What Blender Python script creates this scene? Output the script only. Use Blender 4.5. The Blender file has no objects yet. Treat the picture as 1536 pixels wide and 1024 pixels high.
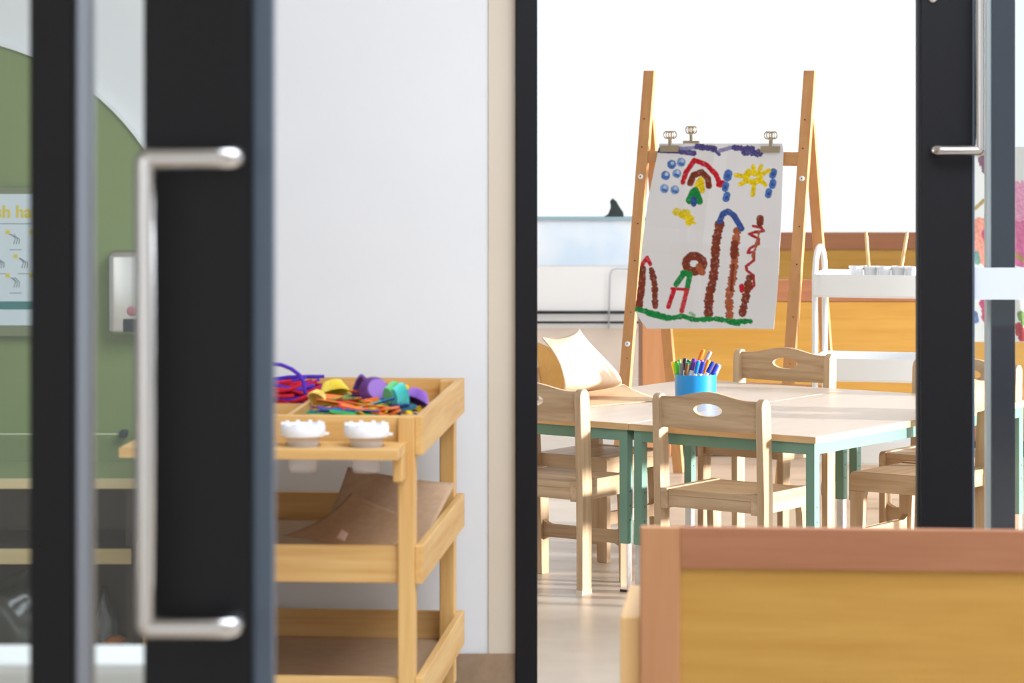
import bpy, bmesh, math, random
import numpy as np
from mathutils import Vector, Matrix
R = math.radians
random.seed(7)
C = bpy.context.scene.collection

# ------------------------------------------------------------------ camera numbers
F, H, YH = 5000.0, 1.45, 115.0
def P(px, py, Y):
    return Vector(((px - 768) * Y / F, Y, H - (py - YH) * Y / F))
def G(px, py, z):
    return P(px, py, (H - z) * F / (py - YH))

# ------------------------------------------------------------------ materials
MATS = {}
def lin(r, g, b):
    f = lambda c: (c / 255 / 12.92) if c / 255 <= .04045 else ((c / 255 + .055) / 1.055) ** 2.4
    return (f(r), f(g), f(b), 1)
def pbr(name, col, rough=.5, metal=0.0, spec=.5, **kw):
    if name in MATS: return MATS[name]
    m = bpy.data.materials.new(name); m.use_nodes = True
    b = m.node_tree.nodes['Principled BSDF']
    b.inputs['Base Color'].default_value = col
    b.inputs['Roughness'].default_value = rough
    b.inputs['Metallic'].default_value = metal
    b.inputs['Specular IOR Level'].default_value = spec
    for k, v in kw.items(): b.inputs[k.replace('_', ' ')].default_value = v
    MATS[name] = m
    return m
def mottled(name, c1, c2, scale=6.0, rough=.6, spec=.4, bump=0.0, detail=5):
    if name in MATS: return MATS[name]
    m = pbr(name, c1, rough, 0, spec); nt = m.node_tree; b = nt.nodes['Principled BSDF']
    tc = nt.nodes.new('ShaderNodeTexCoord')
    n = nt.nodes.new('ShaderNodeTexNoise'); n.inputs['Scale'].default_value = scale; n.inputs['Detail'].default_value = detail
    r = nt.nodes.new('ShaderNodeValToRGB')
    r.color_ramp.elements[0].position = .3; r.color_ramp.elements[1].position = .7
    r.color_ramp.elements[0].color = c1; r.color_ramp.elements[1].color = c2
    nt.links.new(tc.outputs['Object'], n.inputs['Vector'])
    nt.links.new(n.outputs['Fac'], r.inputs['Fac']); nt.links.new(r.outputs['Color'], b.inputs['Base Color'])
    if bump:
        bp = nt.nodes.new('ShaderNodeBump'); bp.inputs['Strength'].default_value = bump
        bp.inputs['Distance'].default_value = .002
        nt.links.new(n.outputs['Fac'], bp.inputs['Height']); nt.links.new(bp.outputs['Normal'], b.inputs['Normal'])
    return m
def wood(name, c1, c2, axis='X', k=1.0, rough=.45, contrast=.5):
    key = name + '_' + axis
    if key in MATS: return MATS[key]
    m = pbr(key, c1, rough, 0, .35); nt = m.node_tree; b = nt.nodes['Principled BSDF']
    tc = nt.nodes.new('ShaderNodeTexCoord'); oi = nt.nodes.new('ShaderNodeObjectInfo')
    add = nt.nodes.new('ShaderNodeVectorMath'); add.operation = 'ADD'
    mul = nt.nodes.new('ShaderNodeMath'); mul.operation = 'MULTIPLY'; mul.inputs[1].default_value = 9.0
    nt.links.new(oi.outputs['Random'], mul.inputs[0])
    nt.links.new(tc.outputs['Object'], add.inputs[0]); nt.links.new(mul.outputs[0], add.inputs[1])
    mp = nt.nodes.new('ShaderNodeMapping')
    s = [26 * k, 26 * k, 26 * k]; s['XYZ'.index(axis)] = 1.6 * k
    mp.inputs['Scale'].default_value = s
    nt.links.new(add.outputs[0], mp.inputs['Vector'])
    n = nt.nodes.new('ShaderNodeTexNoise'); n.inputs['Scale'].default_value = 1.0
    n.inputs['Detail'].default_value = 3; n.inputs['Distortion'].default_value = .7
    n2 = nt.nodes.new('ShaderNodeTexNoise'); n2.inputs['Scale'].default_value = 5.0; n2.inputs['Detail'].default_value = 2
    nt.links.new(mp.outputs['Vector'], n.inputs['Vector']); nt.links.new(mp.outputs['Vector'], n2.inputs['Vector'])
    mix = nt.nodes.new('ShaderNodeMath'); mix.operation = 'MULTIPLY_ADD'; mix.inputs[1].default_value = .35
    nt.links.new(n2.outputs['Fac'], mix.inputs[0]); nt.links.new(n.outputs['Fac'], mix.inputs[2])
    r = nt.nodes.new('ShaderNodeValToRGB')
    r.color_ramp.elements[0].position = .67 - .3 * (1 - contrast) - .14
    r.color_ramp.elements[1].position = .67 + .3 * (1 - contrast) + .14
    r.color_ramp.elements[0].color = c2; r.color_ramp.elements[1].color = c1
    nt.links.new(mix.outputs[0], r.inputs['Fac']); nt.links.new(r.outputs['Color'], b.inputs['Base Color'])
    bp = nt.nodes.new('ShaderNodeBump'); bp.inputs['Strength'].default_value = .08; bp.inputs['Distance'].default_value = .001
    nt.links.new(n2.outputs['Fac'], bp.inputs['Height']); nt.links.new(bp.outputs['Normal'], b.inputs['Normal'])
    return m
def glass_mat(name, tint=(1, 1, 1, 1), refl=1.0, rough=0.0):
    m = bpy.data.materials.new(name); m.use_nodes = True; nt = m.node_tree; nt.nodes.clear()
    o = nt.nodes.new('ShaderNodeOutputMaterial'); mx = nt.nodes.new('ShaderNodeMixShader')
    t = nt.nodes.new('ShaderNodeBsdfTransparent'); t.inputs['Color'].default_value = tint
    g = nt.nodes.new('ShaderNodeBsdfGlossy'); g.inputs['Roughness'].default_value = rough
    fr = nt.nodes.new('ShaderNodeFresnel'); fr.inputs['IOR'].default_value = 1.5
    mu = nt.nodes.new('ShaderNodeMath'); mu.operation = 'MULTIPLY'; mu.inputs[1].default_value = refl
    nt.links.new(fr.outputs[0], mu.inputs[0]); nt.links.new(mu.outputs[0], mx.inputs['Fac'])
    nt.links.new(t.outputs[0], mx.inputs[1]); nt.links.new(g.outputs[0], mx.inputs[2])
    nt.links.new(mx.outputs[0], o.inputs['Surface'])
    return m
def attr_mat(name, rough=.7):
    m = pbr(name, (1, 1, 1, 1), rough, 0, .2); nt = m.node_tree
    a = nt.nodes.new('ShaderNodeAttribute'); a.attribute_name = 'paint'
    nt.links.new(a.outputs['Color'], nt.nodes['Principled BSDF'].inputs['Base Color'])
    return m

CHW = (lin(214, 186, 152), lin(170, 134, 96))           # rubberwood chairs
EAW = (lin(214, 162, 110), lin(194, 140, 90))            # easel
CAB = (lin(168, 114, 82), lin(146, 94, 64))
CBS = (lin(190, 138, 98), lin(170, 118, 78))            # storage unit frame
PNL = (lin(192, 148, 72), lin(172, 126, 50))             # honey panel
PIN = (lin(234, 194, 128), lin(204, 150, 80))            # pine trolley
def chw(ax): return wood('chair_wood', *CHW, axis=ax, k=1.2, contrast=.45)
def eaw(ax): return wood('easel_wood', *EAW, axis=ax, contrast=.3)
def cab(ax): return wood('unit_frame_wood', *CAB, axis=ax, contrast=.3)
def cbs(ax): return wood('unit_stile_wood', *CBS, axis=ax, contrast=.3)
def pnl(ax): return wood('unit_panel_wood', *PNL, axis=ax, contrast=.3)
def pin(ax): return wood('pine_wood', *PIN, axis=ax, k=.8, contrast=.6)
HARDB = mottled('hardboard', lin(196, 166, 134), lin(186, 154, 122), 30, .6, .3)
BLACK = pbr('black_aluminium', lin(20, 20, 24), .45, 0, .25)
EDGE = pbr('slate_aluminium', lin(86, 101, 118), .4, .2, .5)
STEEL = pbr('brushed_steel', (.62, .60, .58, 1), .24, 1.0)
CHROME = pbr('bright_steel', (.75, .76, .78, 1), .18, 1.0)
WHITE_WALL = mottled('white_wall_paint', lin(238, 239, 240), lin(235, 236, 237), 3, .8, .2)
WARM_WALL = mottled('warm_bounce_wall_paint', lin(226, 213, 195), lin(222, 208, 188), 3, .8, .2)  # white wall strip with warm light off the floor put into its colour
GREEN_P = pbr('green_powder_coat', lin(112, 152, 134), .42, 0, .45)
LAMINATE = wood('pale_laminate', lin(222, 208, 194), lin(211, 195, 179), 'Y', .8, .34, .3)
EDGEBAND = wood('edge_band', lin(218, 188, 146), lin(196, 160, 112), 'X', 1, .45, .3)
PLASTIC_W = pbr('white_plastic', lin(238, 238, 238), .4)
CLEAR_W = pbr('clear_plastic', lin(238, 232, 230), .25, 0, .5, Alpha=.3)
WHITE_MET = pbr('white_painted_metal', lin(240, 243, 245), .35)
KRAFT = mottled('kraft_paper', lin(206, 173, 143), lin(196, 162, 131), 60, .85, .1)
KRAFTL = mottled('light_kraft_paper', lin(232, 200, 166), lin(224, 190, 152), 60, .85, .1)
RUBBER = pbr('black_rubber', lin(24, 24, 26), .5)
BRASS = pbr('brassy_metal', (.46, .39, .28, 1), .3, 1.0)
GLASS = glass_mat('clear_glass')
GLASS_DOOR = glass_mat('door_glass', (.93, .955, .945, 1), 1.0)

# ------------------------------------------------------------------ mesh helpers
def obj(name, bm, mat, parent=None, smooth=False, auto=None):
    me = bpy.data.meshes.new(name)
    bmesh.ops.recalc_face_normals(bm, faces=bm.faces)
    bm.to_mesh(me); bm.free()
    for m in (mat if isinstance(mat, (list, tuple)) else [mat]): me.materials.append(m)
    if smooth:
        for p in me.polygons: p.use_smooth = True
        if auto: 
            try: me.set_sharp_from_angle(angle=R(auto))
            except Exception: pass
    o = bpy.data.objects.new(name, me); C.objects.link(o)
    if parent: o.parent = parent
    return o
def tag(o, label=None, cat=None, group=None, kind=None):
    if label: o['label'] = label
    if cat: o['category'] = cat
    if group: o['group'] = group
    if kind: o['kind'] = kind
    return o
def thing(name, label, cat, loc=(0, 0, 0), rz=0, group=None, kind=None):
    o = bpy.data.objects.new(name, None); C.objects.link(o)
    o.empty_display_size = .05
    o.location = loc; o.rotation_euler = (0, 0, rz)
    return tag(o, label, cat, group, kind)
def dup(root, loc, rz, label=None, group=None):
    r = root.copy(); C.objects.link(r); r.location = loc; r.rotation_euler = (0, 0, rz)
    if label: r['label'] = label
    if group: r['group'] = group
    for ch in list(root.children):
        c = ch.copy(); C.objects.link(c); c.parent = r
        for g in list(ch.children):
            d = g.copy(); C.objects.link(d); d.parent = c
    return r
def BM(): return bmesh.new()
def box(bm, x0, x1, y0, y1, z0, z1, bev=0.0, seg=2):
    ret = bmesh.ops.create_cube(bm, size=1)
    vs = ret['verts']
    for v in vs:
        v.co = Vector(((x0 + x1) / 2 + v.co.x * (x1 - x0), (y0 + y1) / 2 + v.co.y * (y1 - y0), (z0 + z1) / 2 + v.co.z * (z1 - z0)))
    if bev:
        es = list({e for v in vs for e in v.link_edges})
        bmesh.ops.bevel(bm, geom=es, offset=bev, segments=seg, affect='EDGES', profile=.5)
    return bm
def bar(bm, p0, p1, w, d, up=(0, 0, 1), bev=0.0):
    """box from p0 to p1, w across (side), d along up-ish normal"""
    p0, p1 = Vector(p0), Vector(p1); t = (p1 - p0).normalized()
    s = t.cross(Vector(up)).normalized(); n = s.cross(t).normalized()
    vs = []
    for p in (p0, p1):
        for a, b in ((-1, -1), (1, -1), (1, 1), (-1, 1)):
            vs.append(bm.verts.new(p + s * a * w / 2 + n * b * d / 2))
    fs = [(0, 1, 2, 3), (4, 7, 6, 5)] + [(i, i + 4, (i + 1) % 4 + 4, (i + 1) % 4) for i in range(4)]
    faces = [bm.faces.new([vs[i] for i in f]) for f in fs]
    if bev:
        es = list({e for f in faces for e in f.edges})
        bmesh.ops.bevel(bm, geom=es, offset=bev, segments=2, affect='EDGES', profile=.5)
    return bm
def tube(bm, pts, r, n=12, cap=True, closed=False):
    pts = [Vector(p) for p in pts]; N = len(pts); rings = []
    prev = None
    for i, p in enumerate(pts):
        if closed: t = (pts[(i + 1) % N] - pts[i - 1]).normalized()
        elif i == 0: t = (pts[1] - p).normalized()
        elif i == N - 1: t = (p - pts[i - 1]).normalized()
        else: t = ((pts[i + 1] - p).normalized() + (p - pts[i - 1]).normalized()).normalized()
        if prev is None:
            ref = Vector((0, 0, 1)) if abs(t.z) < .9 else Vector((1, 0, 0))
            s = t.cross(ref).normalized()
        else:
            s = (prev - t * prev.dot(t)).normalized()
        prev = s; u = t.cross(s)
        rr = r[i] if isinstance(r, (list, tuple)) else r
        rings.append([bm.verts.new(p + (s * math.cos(2 * math.pi * k / n) + u * math.sin(2 * math.pi * k / n)) * rr) for k in range(n)])
    M = N if closed else N - 1
    for i in range(M):
        a, b = rings[i], rings[(i + 1) % N]
        for k in range(n): bm.faces.new((a[k], a[(k + 1) % n], b[(k + 1) % n], b[k]))
    if cap and not closed:
        bm.faces.new(list(reversed(rings[0]))); bm.faces.new(rings[-1])
    return bm
def lathe(bm, prof, n=32, c=(0, 0, 0), close_bottom=True, close_top=False):
    c = Vector(c); rings = []
    for r, z in prof:
        rings.append([bm.verts.new(c + Vector((r * math.cos(2 * math.pi * k / n), r * math.sin(2 * math.pi * k / n), z))) for k in range(n)])
    for a, b in zip(rings, rings[1:]):
        for k in range(n): bm.faces.new((a[k], a[(k + 1) % n], b[(k + 1) % n], b[k]))
    if close_bottom: bm.faces.new(list(reversed(rings[0])))
    if close_top: bm.faces.new(rings[-1])
    return bm
def prism(bm, poly, axis, t0, t1, bev=0.0):
    """poly: list of 2D points in the plane normal to axis; extruded t0..t1"""
    def mk(p, t):
        if axis == 'X': return Vector((t, p[0], p[1]))
        if axis == 'Y': return Vector((p[0], t, p[1]))
        return Vector((p[0], p[1], t))
    a = [bm.verts.new(mk(p, t0)) for p in poly]; b = [bm.verts.new(mk(p, t1)) for p in poly]
    n = len(poly)
    fa = bm.faces.new(a); fb = bm.faces.new(list(reversed(b)))
    for i in range(n): bm.faces.new((a[i], b[i], b[(i + 1) % n], a[(i + 1) % n]))
    if bev:
        es = list(fa.edges) + list(fb.edges)
        bmesh.ops.bevel(bm, geom=es, offset=bev, segments=2, affect='EDGES', profile=.5)
    return bm
def arc(cx, cy, r, a0, a1, n):
    return [(cx + r * math.cos(R(a0 + (a1 - a0) * i / n)), cy + r * math.sin(R(a0 + (a1 - a0) * i / n))) for i in range(n + 1)]
def bez_patch(ctrl, n=22):
    """ctrl: rows of points -> smooth grid"""
    from math import comb
    ctrl = [[Vector(p) for p in r] for r in ctrl]; A, B = len(ctrl) - 1, len(ctrl[0]) - 1
    g = []
    for i in range(n + 1):
        u = i / n; row = []
        for j in range(n + 1):
            v = j / n; p = Vector((0, 0, 0))
            for a in range(A + 1):
                for b in range(B + 1):
                    p += ctrl[a][b] * (comb(A, a) * u ** a * (1 - u) ** (A - a) * comb(B, b) * v ** b * (1 - v) ** (B - b))
            row.append(p)
        g.append(row)
    return g
def sheet(name, grid, mat, parent=None, thick=.0008):
    bm = BM(); V = [[bm.verts.new(p) for p in r] for r in grid]
    for i in range(len(V) - 1):
        for j in range(len(V[0]) - 1): bm.faces.new((V[i][j], V[i][j + 1], V[i + 1][j + 1], V[i + 1][j]))
    o = obj(name, bm, mat, parent, True)
    s = o.modifiers.new('thickness', 'SOLIDIFY'); s.thickness = thick; s.offset = 0
    return o
def bx(name, mat, parent, *a, bev=0.0):
    return obj(name, box(BM(), *a, bev=bev), mat, parent)
def struct(o): return tag(o, kind='structure')

# ------------------------------------------------------------------ the setting
def wallbox(name, mat, *a):
    return struct(bx(name, mat, None, *a))
WY = 7.8                                                   # partition between hall and classroom
FLOOR_M = mottled('beige_vinyl', lin(214, 200, 184), lin(204, 189, 172), 9, .32, .4)
wallbox('floor', FLOOR_M, -4, 5, -4, 20.2, -.1, 0)
CEIL_M = mottled('ceiling_paint', lin(240, 240, 238), lin(236, 236, 234), 2, .9, .2)
wallbox('ceiling', CEIL_M, -4, 5, -1, 20.2, 2.9, 3.0)
wallbox('wall_left', WHITE_WALL, -4.1, -4, -4, 20.2, 0, 2.9)
w = thing('wall_right', None, None, kind='structure')
bx('lower_wall', WHITE_WALL, w, 4.0, 4.12, 7.9, 20.2, 0, .3)
bx('upper_wall', WHITE_WALL, w, 4.0, 4.12, 7.9, 20.2, 2.2, 2.9)
bx('end_wall', WHITE_WALL, w, 4.0, 4.12, 7.9, 8.1, .3, 2.2)
bx('far_wall', WHITE_WALL, w, 4.0, 4.12, 12.4, 20.2, .3, 2.2)
bx('hall_wall', WHITE_WALL, w, 4.0, 4.12, -4, 7.9, 0, 2.9)
# partition with the wide doorway
XJ0, XJ1 = (773 - 768) / F * WY, (806 - 768) / F * WY
wp = thing('wall_front', None, None, kind='structure')
bx('white_face', WHITE_WALL, wp, -4, (733 - 768) / F * WY, WY, WY + .12, 0, 2.9)
bx('header', WHITE_WALL, wp, XJ0, 2.3, WY, WY + .12, 2.4, 2.9)
bx('right_face', WHITE_WALL, wp, 2.3, 4, WY, WY + .12, 0, 2.9)
struct(bx('trim_1', WARM_WALL, None, (733 - 768) / F * WY, XJ0, WY - .006, WY + .12, 0, 2.9))
struct(bx('trim_2', BLACK, None, XJ0, XJ1, WY - .03, WY + .14, 0, 2.4, bev=.002))
SK = mottled('speckled_skirting', lin(168, 142, 116), lin(152, 126, 100), 40, .5)
struct(bx('baseboard_front', SK, None, -4, XJ0 - .001, WY - .014, WY - .0062, 0, .102))
# back window: floor to ceiling glazing
wb = thing('wall_back', None, None, kind='structure')
bx('left_wall', WHITE_WALL, wb, -4, -.4, 20, 20.15, 0, 2.9)
bx('right_wall', WHITE_WALL, wb, 3.6, 5, 20, 20.15, 0, 2.9)
w1 = thing('window_1', None, None, kind='structure')
bx('glass', GLASS, w1, -.36, 3.56, 20.06, 20.07, .04, 2.86)
f_ = BM()
box(f_, -.4, -.34, 20.02, 20.1, 0, 2.9); box(f_, 3.54, 3.6, 20.02, 20.1, 0, 2.9)
box(f_, -.34, 3.54, 20.02, 20.1, 0, .05); box(f_, -.34, 3.54, 20.02, 20.1, 2.84, 2.9)
obj('window_frame', f_, WHITE_MET, w1)
w2 = thing('window_2', None, None, kind='structure')
f_ = BM()
for y in (8.1, 10.2, 12.35): box(f_, 4.02, 4.1, y, y + .05, .3, 2.2)
box(f_, 4.02, 4.1, 8.15, 12.35, .3, .34); box(f_, 4.02, 4.1, 8.15, 12.35, 2.16, 2.2)
obj('window_frame', f_, BLACK, w2)
bx('glass', GLASS, w2, 4.055, 4.062, 8.15, 12.35, .34, 2.16)

# ------------------------------------------------------------------ right sliding glass door
DY = WY - .09
dx = lambda p: (p - 768) / F * DY
d2 = thing('door_2', None, None, (0, 0, 0), kind='structure')
bx('stile', BLACK, d2, dx(1381), dx(1459), DY, DY + .05, 0, 2.36, bev=.003)
bx('edge_seal', RUBBER, d2, dx(1376.5), dx(1381), DY + .012, DY + .04, 0, 2.36)
bx('glazing_bead', EDGE, d2, dx(1459), dx(1462.5), DY + .006, DY + .044, .1, 2.3)
bx('bottom_rail', BLACK, d2, dx(1459), 2.28, DY, DY + .05, 0.005, .1, bev=.003)
bx('top_rail', BLACK, d2, dx(1459), 2.28, DY, DY + .05, 2.3, 2.36, bev=.003)
bx('glass', GLASS_DOOR, d2, dx(1462), 2.28, DY + .022, DY + .03, .1, 2.3)
zz = lambda py: H - (py - YH) * DY / F
bx('white_stripe', pbr('white_film', lin(226, 233, 243), .5), d2, dx(1462), 2.28, DY + .019, DY + .0215, zz(450), zz(402))
def pull(parent, xm, xb, y, off, z0, z1, r, name='handle'):
    pts = []
    def corner(a, b, c, rad=.012, n=4):
        a, b, c = map(Vector, (a, b, c)); u = (a - b).normalized(); v = (c - b).normalized()
        return [b + u * rad * (1 - t) ** 2 + v * rad * t ** 2 for t in [i / n for i in range(n + 1)]]
    k = [(xm, y, z0), (xm, y - off, z0), (xb, y - off, z0), (xb, y - off, z1), (xm, y - off, z1), (xm, y, z1)]
    pts.append(k[0])
    for i in (1, 2, 3, 4): pts += corner(k[i - 1], k[i], k[i + 1], .016 if i in (1, 4) else .006)
    pts.append(k[5])
    h = obj(name, tube(BM(), pts, r, 20), STEEL, parent, True)
    return h
h = pull(d2, dx(1402), dx(1465), DY, .05, zz(224.5), zz(224.5) + .55, .0118)
lk = obj('lock', lathe(BM(), [(.001, 0), (.011, 0), (.011, .006), (.008, .008), (.001, .008)], 20), CHROME, d2, True)
lk.rotation_euler = (R(90), 0, 0); lk.location = (dx(1399), DY, zz(-3))
# fixed side panel stile behind the sliding leaf
t3 = thing('trim_3', None, None, kind='structure')
TY = WY + .02
tx = lambda p: (p - 768) / F * TY
bx('post', pbr('blue_reflect_post', lin(20, 36, 62), .3, 0, .15), t3, tx(1488), tx(1523), TY, TY + .09, 0, 2.4, bev=.002)  # dark post, with the blue glass reflection put into its base colour
bx('bead', pbr('pale_bead', lin(235, 240, 245), .35, 0.0), t3, tx(1481), tx(1487.6), TY + .01, TY + .05, 0, 2.4)

# ------------------------------------------------------------------ near left door with its pull handle
NY = 3.9
nx = lambda p, Y=NY: (p - 768) / F * Y
nz = lambda p, Y=NY: H - (p - YH) * Y / F
d1 = thing('door_1', None, None, kind='structure')
bx('stile', BLACK, d1, nx(215), nx(377), NY, NY + .05, 0, 2.36, bev=.004)
bx('edge_strip', EDGE, d1, nx(377), nx(409), NY + .012, NY + .05, 0, 2.36, bev=.002)
bx('glass', GLASS_DOOR, d1, nx(112), nx(215), NY + .02, NY + .028, .08, 2.3)
bx('side_glass', GLASS_DOOR, d1, nx(-400), nx(45), NY + .02, NY + .028, .08, 2.3)
bx('bottom_rail', BLACK, d1, nx(-400), nx(215), NY, NY + .05, .004, .09, bev=.003)
bx('top_rail', BLACK, d1, nx(-400), nx(215), NY, NY + .05, 2.3, 2.36, bev=.003)
bx('mullion', BLACK, d1, nx(44), nx(110), NY, NY + .05, .09, 2.3, bev=.003)
bx('metal_edge', pbr('grey_metal_edge', lin(150, 156, 166), .3, .6), d1, nx(110), nx(137), NY + .006, NY + .044, .09, 2.3, bev=.004)
h = pull(d1, nx(352), nx(225.5), NY, .055, nz(931), nz(236), .0126)

# ------------------------------------------------------------------ white cupboard low behind the near glass
cy = 4.35
wc = thing('low_cupboard', 'low white cupboard just behind the glass at bottom left', 'cupboard', ((nx(100, cy)), cy + .2, 0))
def loc(o, p): return (p[0] - o.location.x, p[1] - o.location.y)
X0, X1 = nx(-150, cy) - wc.location.x, nx(203, cy) - wc.location.x
ZT = nz(966, cy + .4)
bx('body', PLASTIC_W, wc, X0 + .005, X1 - .005, .06, .2, .06, ZT - .02, bev=.003)
bx('top', PLASTIC_W, wc, X0, X1, .05, .2, ZT - .02, ZT, bev=.004)
bx('plinth', BLACK, wc, X0 + .01, X1 - .01, .07, .19, 0, .06)

# ------------------------------------------------------------------ green arch on the hall wall, poster, dispenser
AY = WY - .012
ax_ = lambda p: (p - 768) / F * AY
az_ = lambda p: H - (p - YH) * AY / F
cxa, cza, ra = ax_(-97), az_(433), 377 * AY / F
def arch_poly(r): return [(cxa + r, .105)] + arc(cxa, cza, r, 0, 180, 48) + [(cxa - r, .105)]
ga = thing('trim_4', None, None, kind='structure')
obj('green_field', prism(BM(), arch_poly(ra), 'Y', AY - .002, WY - .0005), mottled('green_wall_paint', lin(130, 146, 88), lin(124, 140, 83), 3, .6, .3), ga)
e_ = BM(); A_, B_ = arch_poly(ra), arch_poly(ra + .007)
for i in range(len(A_) - 1):
    q = [e_.verts.new((p[0], AY - .01, p[1])) for p in (A_[i], A_[i + 1], B_[i + 1], B_[i])]
    e_.faces.new(q)
bmesh.ops.remove_doubles(e_, verts=e_.verts, dist=1e-5)
ex = bmesh.ops.extrude_face_region(e_, geom=e_.faces[:])
for v in ex['geom']:
    if isinstance(v, bmesh.types.BMVert): v.co.y = WY - .0004
obj('white_edge', e_, PLASTIC_W, ga)

PY = AY - .03
qx = lambda p: (p - 768) / F * PY
qz = lambda p: H - (p - YH) * PY / F
po = thing('poster', 'framed white hand washing poster on the green wall at far left', 'poster', (qx(-30), PY + .01, qz(500)))
pl = lambda p: qx(p) - po.location.x
pz = lambda p: qz(p) - po.location.z
bx('frame', pbr('olive_frame', lin(120, 128, 92), .4, .3), po, pl(-150), pl(75), -.004, .017, pz(505), pz(280), bev=.002)
bx('print', pbr('poster_paper', lin(214, 226, 232), .5), po, pl(-143), pl(68), -.0055, -.004, pz(488), pz(291))
bx('teal_band', pbr('teal_ink', lin(40, 120, 118), .5), po, pl(-143), pl(68), -.0062, -.0056, pz(464), pz(452))
def text_obj(name, s, size, mat, parent, loc, rot=(R(90), 0, 0), bold=.0):
    cu = bpy.data.curves.new(name, 'FONT'); cu.body = s; cu.size = size; cu.extrude = .0002; cu.offset = bold
    t = bpy.data.objects.new(name, cu); C.objects.link(t)
    dg = bpy.context.evaluated_depsgraph_get()
    me = bpy.data.meshes.new_from_object(t.evaluated_get(dg)); bpy.data.objects.remove(t)
    me.materials.append(mat)
    o = bpy.data.objects.new(name, me); C.objects.link(o); o.parent = parent; o.location = loc; o.rotation_euler = rot
    return o
YEL = pbr('poster_yellow', lin(226, 204, 40), .5)
text_obj('lettering', 'Wash hands', .040, YEL, po, (pl(-45), -.0062, pz(326)), bold=.0011)
gb = BM()
GREY_INK = pbr('grey_ink', lin(120, 130, 135), .6)
for ry, row in enumerate((348, 384, 413)):
    for k in range(6):
        x = -132 + k * 35 + (12 if ry == 1 else 0)
        if x > 60: continue
        bx('number_tag', YEL, po, pl(x), pl(x + 6), -.0062, -.0056, pz(row + 3), pz(row - 3))
        for j in range(3):
            a = random.uniform(-8, 2)
            tube(gb, [(pl(x + 12 + a), -.006, pz(row + 3)), (pl(x + 15 + j * 3), -.006, pz(row + 10)), (pl(x + 12 + j * 4), -.006, pz(row + 18))], .0009, 5)
        box(gb, pl(x + 6), pl(x + 24), -.006, -.0056, pz(row + 27), pz(row + 26))
box(gb, pl(-130), pl(60), -.006, -.0056, pz(336), pz(335))
obj('pictograms', gb, GREY_INK, po)

sd = thing('soap_dispenser', 'brushed steel soap dispenser on the green wall beside the door handle', 'dispenser', (qx(186), PY + .03, qz(503)))
sl = lambda p: qx(p) - sd.location.x
sz = lambda p: qz(p) - sd.location.z
bm = BM(); box(bm, sl(163), sl(232), -.06, .028, 0, sz(375), bev=.016, seg=4)
obj('body', bm, STEEL, sd, True, 35)
b_ = obj('button', lathe(BM(), [(.001, 0), (.0115, 0), (.0115, .005), (.009, .007), (.001, .007)], 20), pbr('rosy_button', lin(190, 120, 125), .35), sd, True)
b_.rotation_euler = (R(90), 0, 0); b_.location = (sl(200), -.06, sz(465))
bx('nozzle', RUBBER, sd, sl(187), sl(207), -.066, -.058, sz(496), sz(477), bev=.002)

# towel rail: thin pale line ending in a dark knob
tr = thing('wall_rail', 'thin pale rail with a black end knob above the wooden ledge', 'rail', (qx(100), PY, qz(651)))
obj('rod', tube(BM(), [(qx(-150) - tr.location.x, 0, 0), (qx(183) - tr.location.x, 0, 0)], .0022, 8), pbr('pale_rod', lin(200, 208, 170), .4), tr, True)
bx('end_knob', RUBBER, tr, qx(179) - tr.location.x, qx(190) - tr.location.x, -.008, .035, -.008, .008, bev=.003)

# ------------------------------------------------------------------ open shelf under the green wall
SY = 7.42
ux = lambda p: (p - 768) / F * SY
uz = lambda p: H - (p - YH) * SY / F
su = thing('open_shelf_unit', 'wooden open shelf unit under the green arch', 'shelf', (-1.15, SY, 0))
sx0, sx1 = -.42, ux(206) + 1.15
ply = wood('ply_shelf', lin(214, 196, 150), lin(198, 176, 128), 'X', 1, .5, .3)
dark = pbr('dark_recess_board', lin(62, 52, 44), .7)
bx('top', pbr('green_reflect_laminate', lin(136, 146, 92), .25), su, sx0, sx1, .006, .33, uz(733), uz(718))  # reflection of the green wall put into the top's base colour
bx('top_edge', ply, su, sx0, sx1, 0, .006, uz(733), uz(718), bev=.001)
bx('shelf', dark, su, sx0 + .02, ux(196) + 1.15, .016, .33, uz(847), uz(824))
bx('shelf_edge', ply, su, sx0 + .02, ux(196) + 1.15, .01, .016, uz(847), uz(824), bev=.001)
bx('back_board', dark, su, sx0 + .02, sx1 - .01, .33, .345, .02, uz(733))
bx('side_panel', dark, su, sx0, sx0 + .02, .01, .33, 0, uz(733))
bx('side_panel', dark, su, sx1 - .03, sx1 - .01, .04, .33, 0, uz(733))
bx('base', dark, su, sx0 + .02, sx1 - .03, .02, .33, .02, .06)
# things kept in it
def lump(name, c, r, mat, label, cat, seed, sq=(1, 1, 1)):
    rnd = random.Random(seed); bm = BM()
    bmesh.ops.create_icosphere(bm, subdivisions=3, radius=r)
    for v in bm.verts:
        n = v.co.normalized()
        d = 1 + .16 * math.sin(5 * n.x + seed) * math.cos(6 * n.z + seed) + rnd.uniform(-.05, .05)
        v.co = Vector((v.co.x * d * sq[0], v.co.y * d * sq[1], max(v.co.z * d * sq[2], -r * sq[2] * .8)))
    o = obj(name, bm, mat, None, True); o.location = c
    return tag(o, label, cat)
lump('plastic_bag', (ux(10), SY + .15, .06 + .13), .11, glass_mat('bag_film', (.75, .85, .8, 1), 1.6, .2), 'crumpled clear plastic bag at the far left of the open shelf', 'bag', 3, (1.1, .7, 1.25))
lump('plastic_bag', (ux(146), SY + .14, .06 + .12), .045, glass_mat('bag_film_b', (.7, .78, .85, 1), 2, .2), 'small twisted clear bag beside the orange scraps in the open shelf', 'bag', 5, (.7, .6, 2.6))
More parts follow.
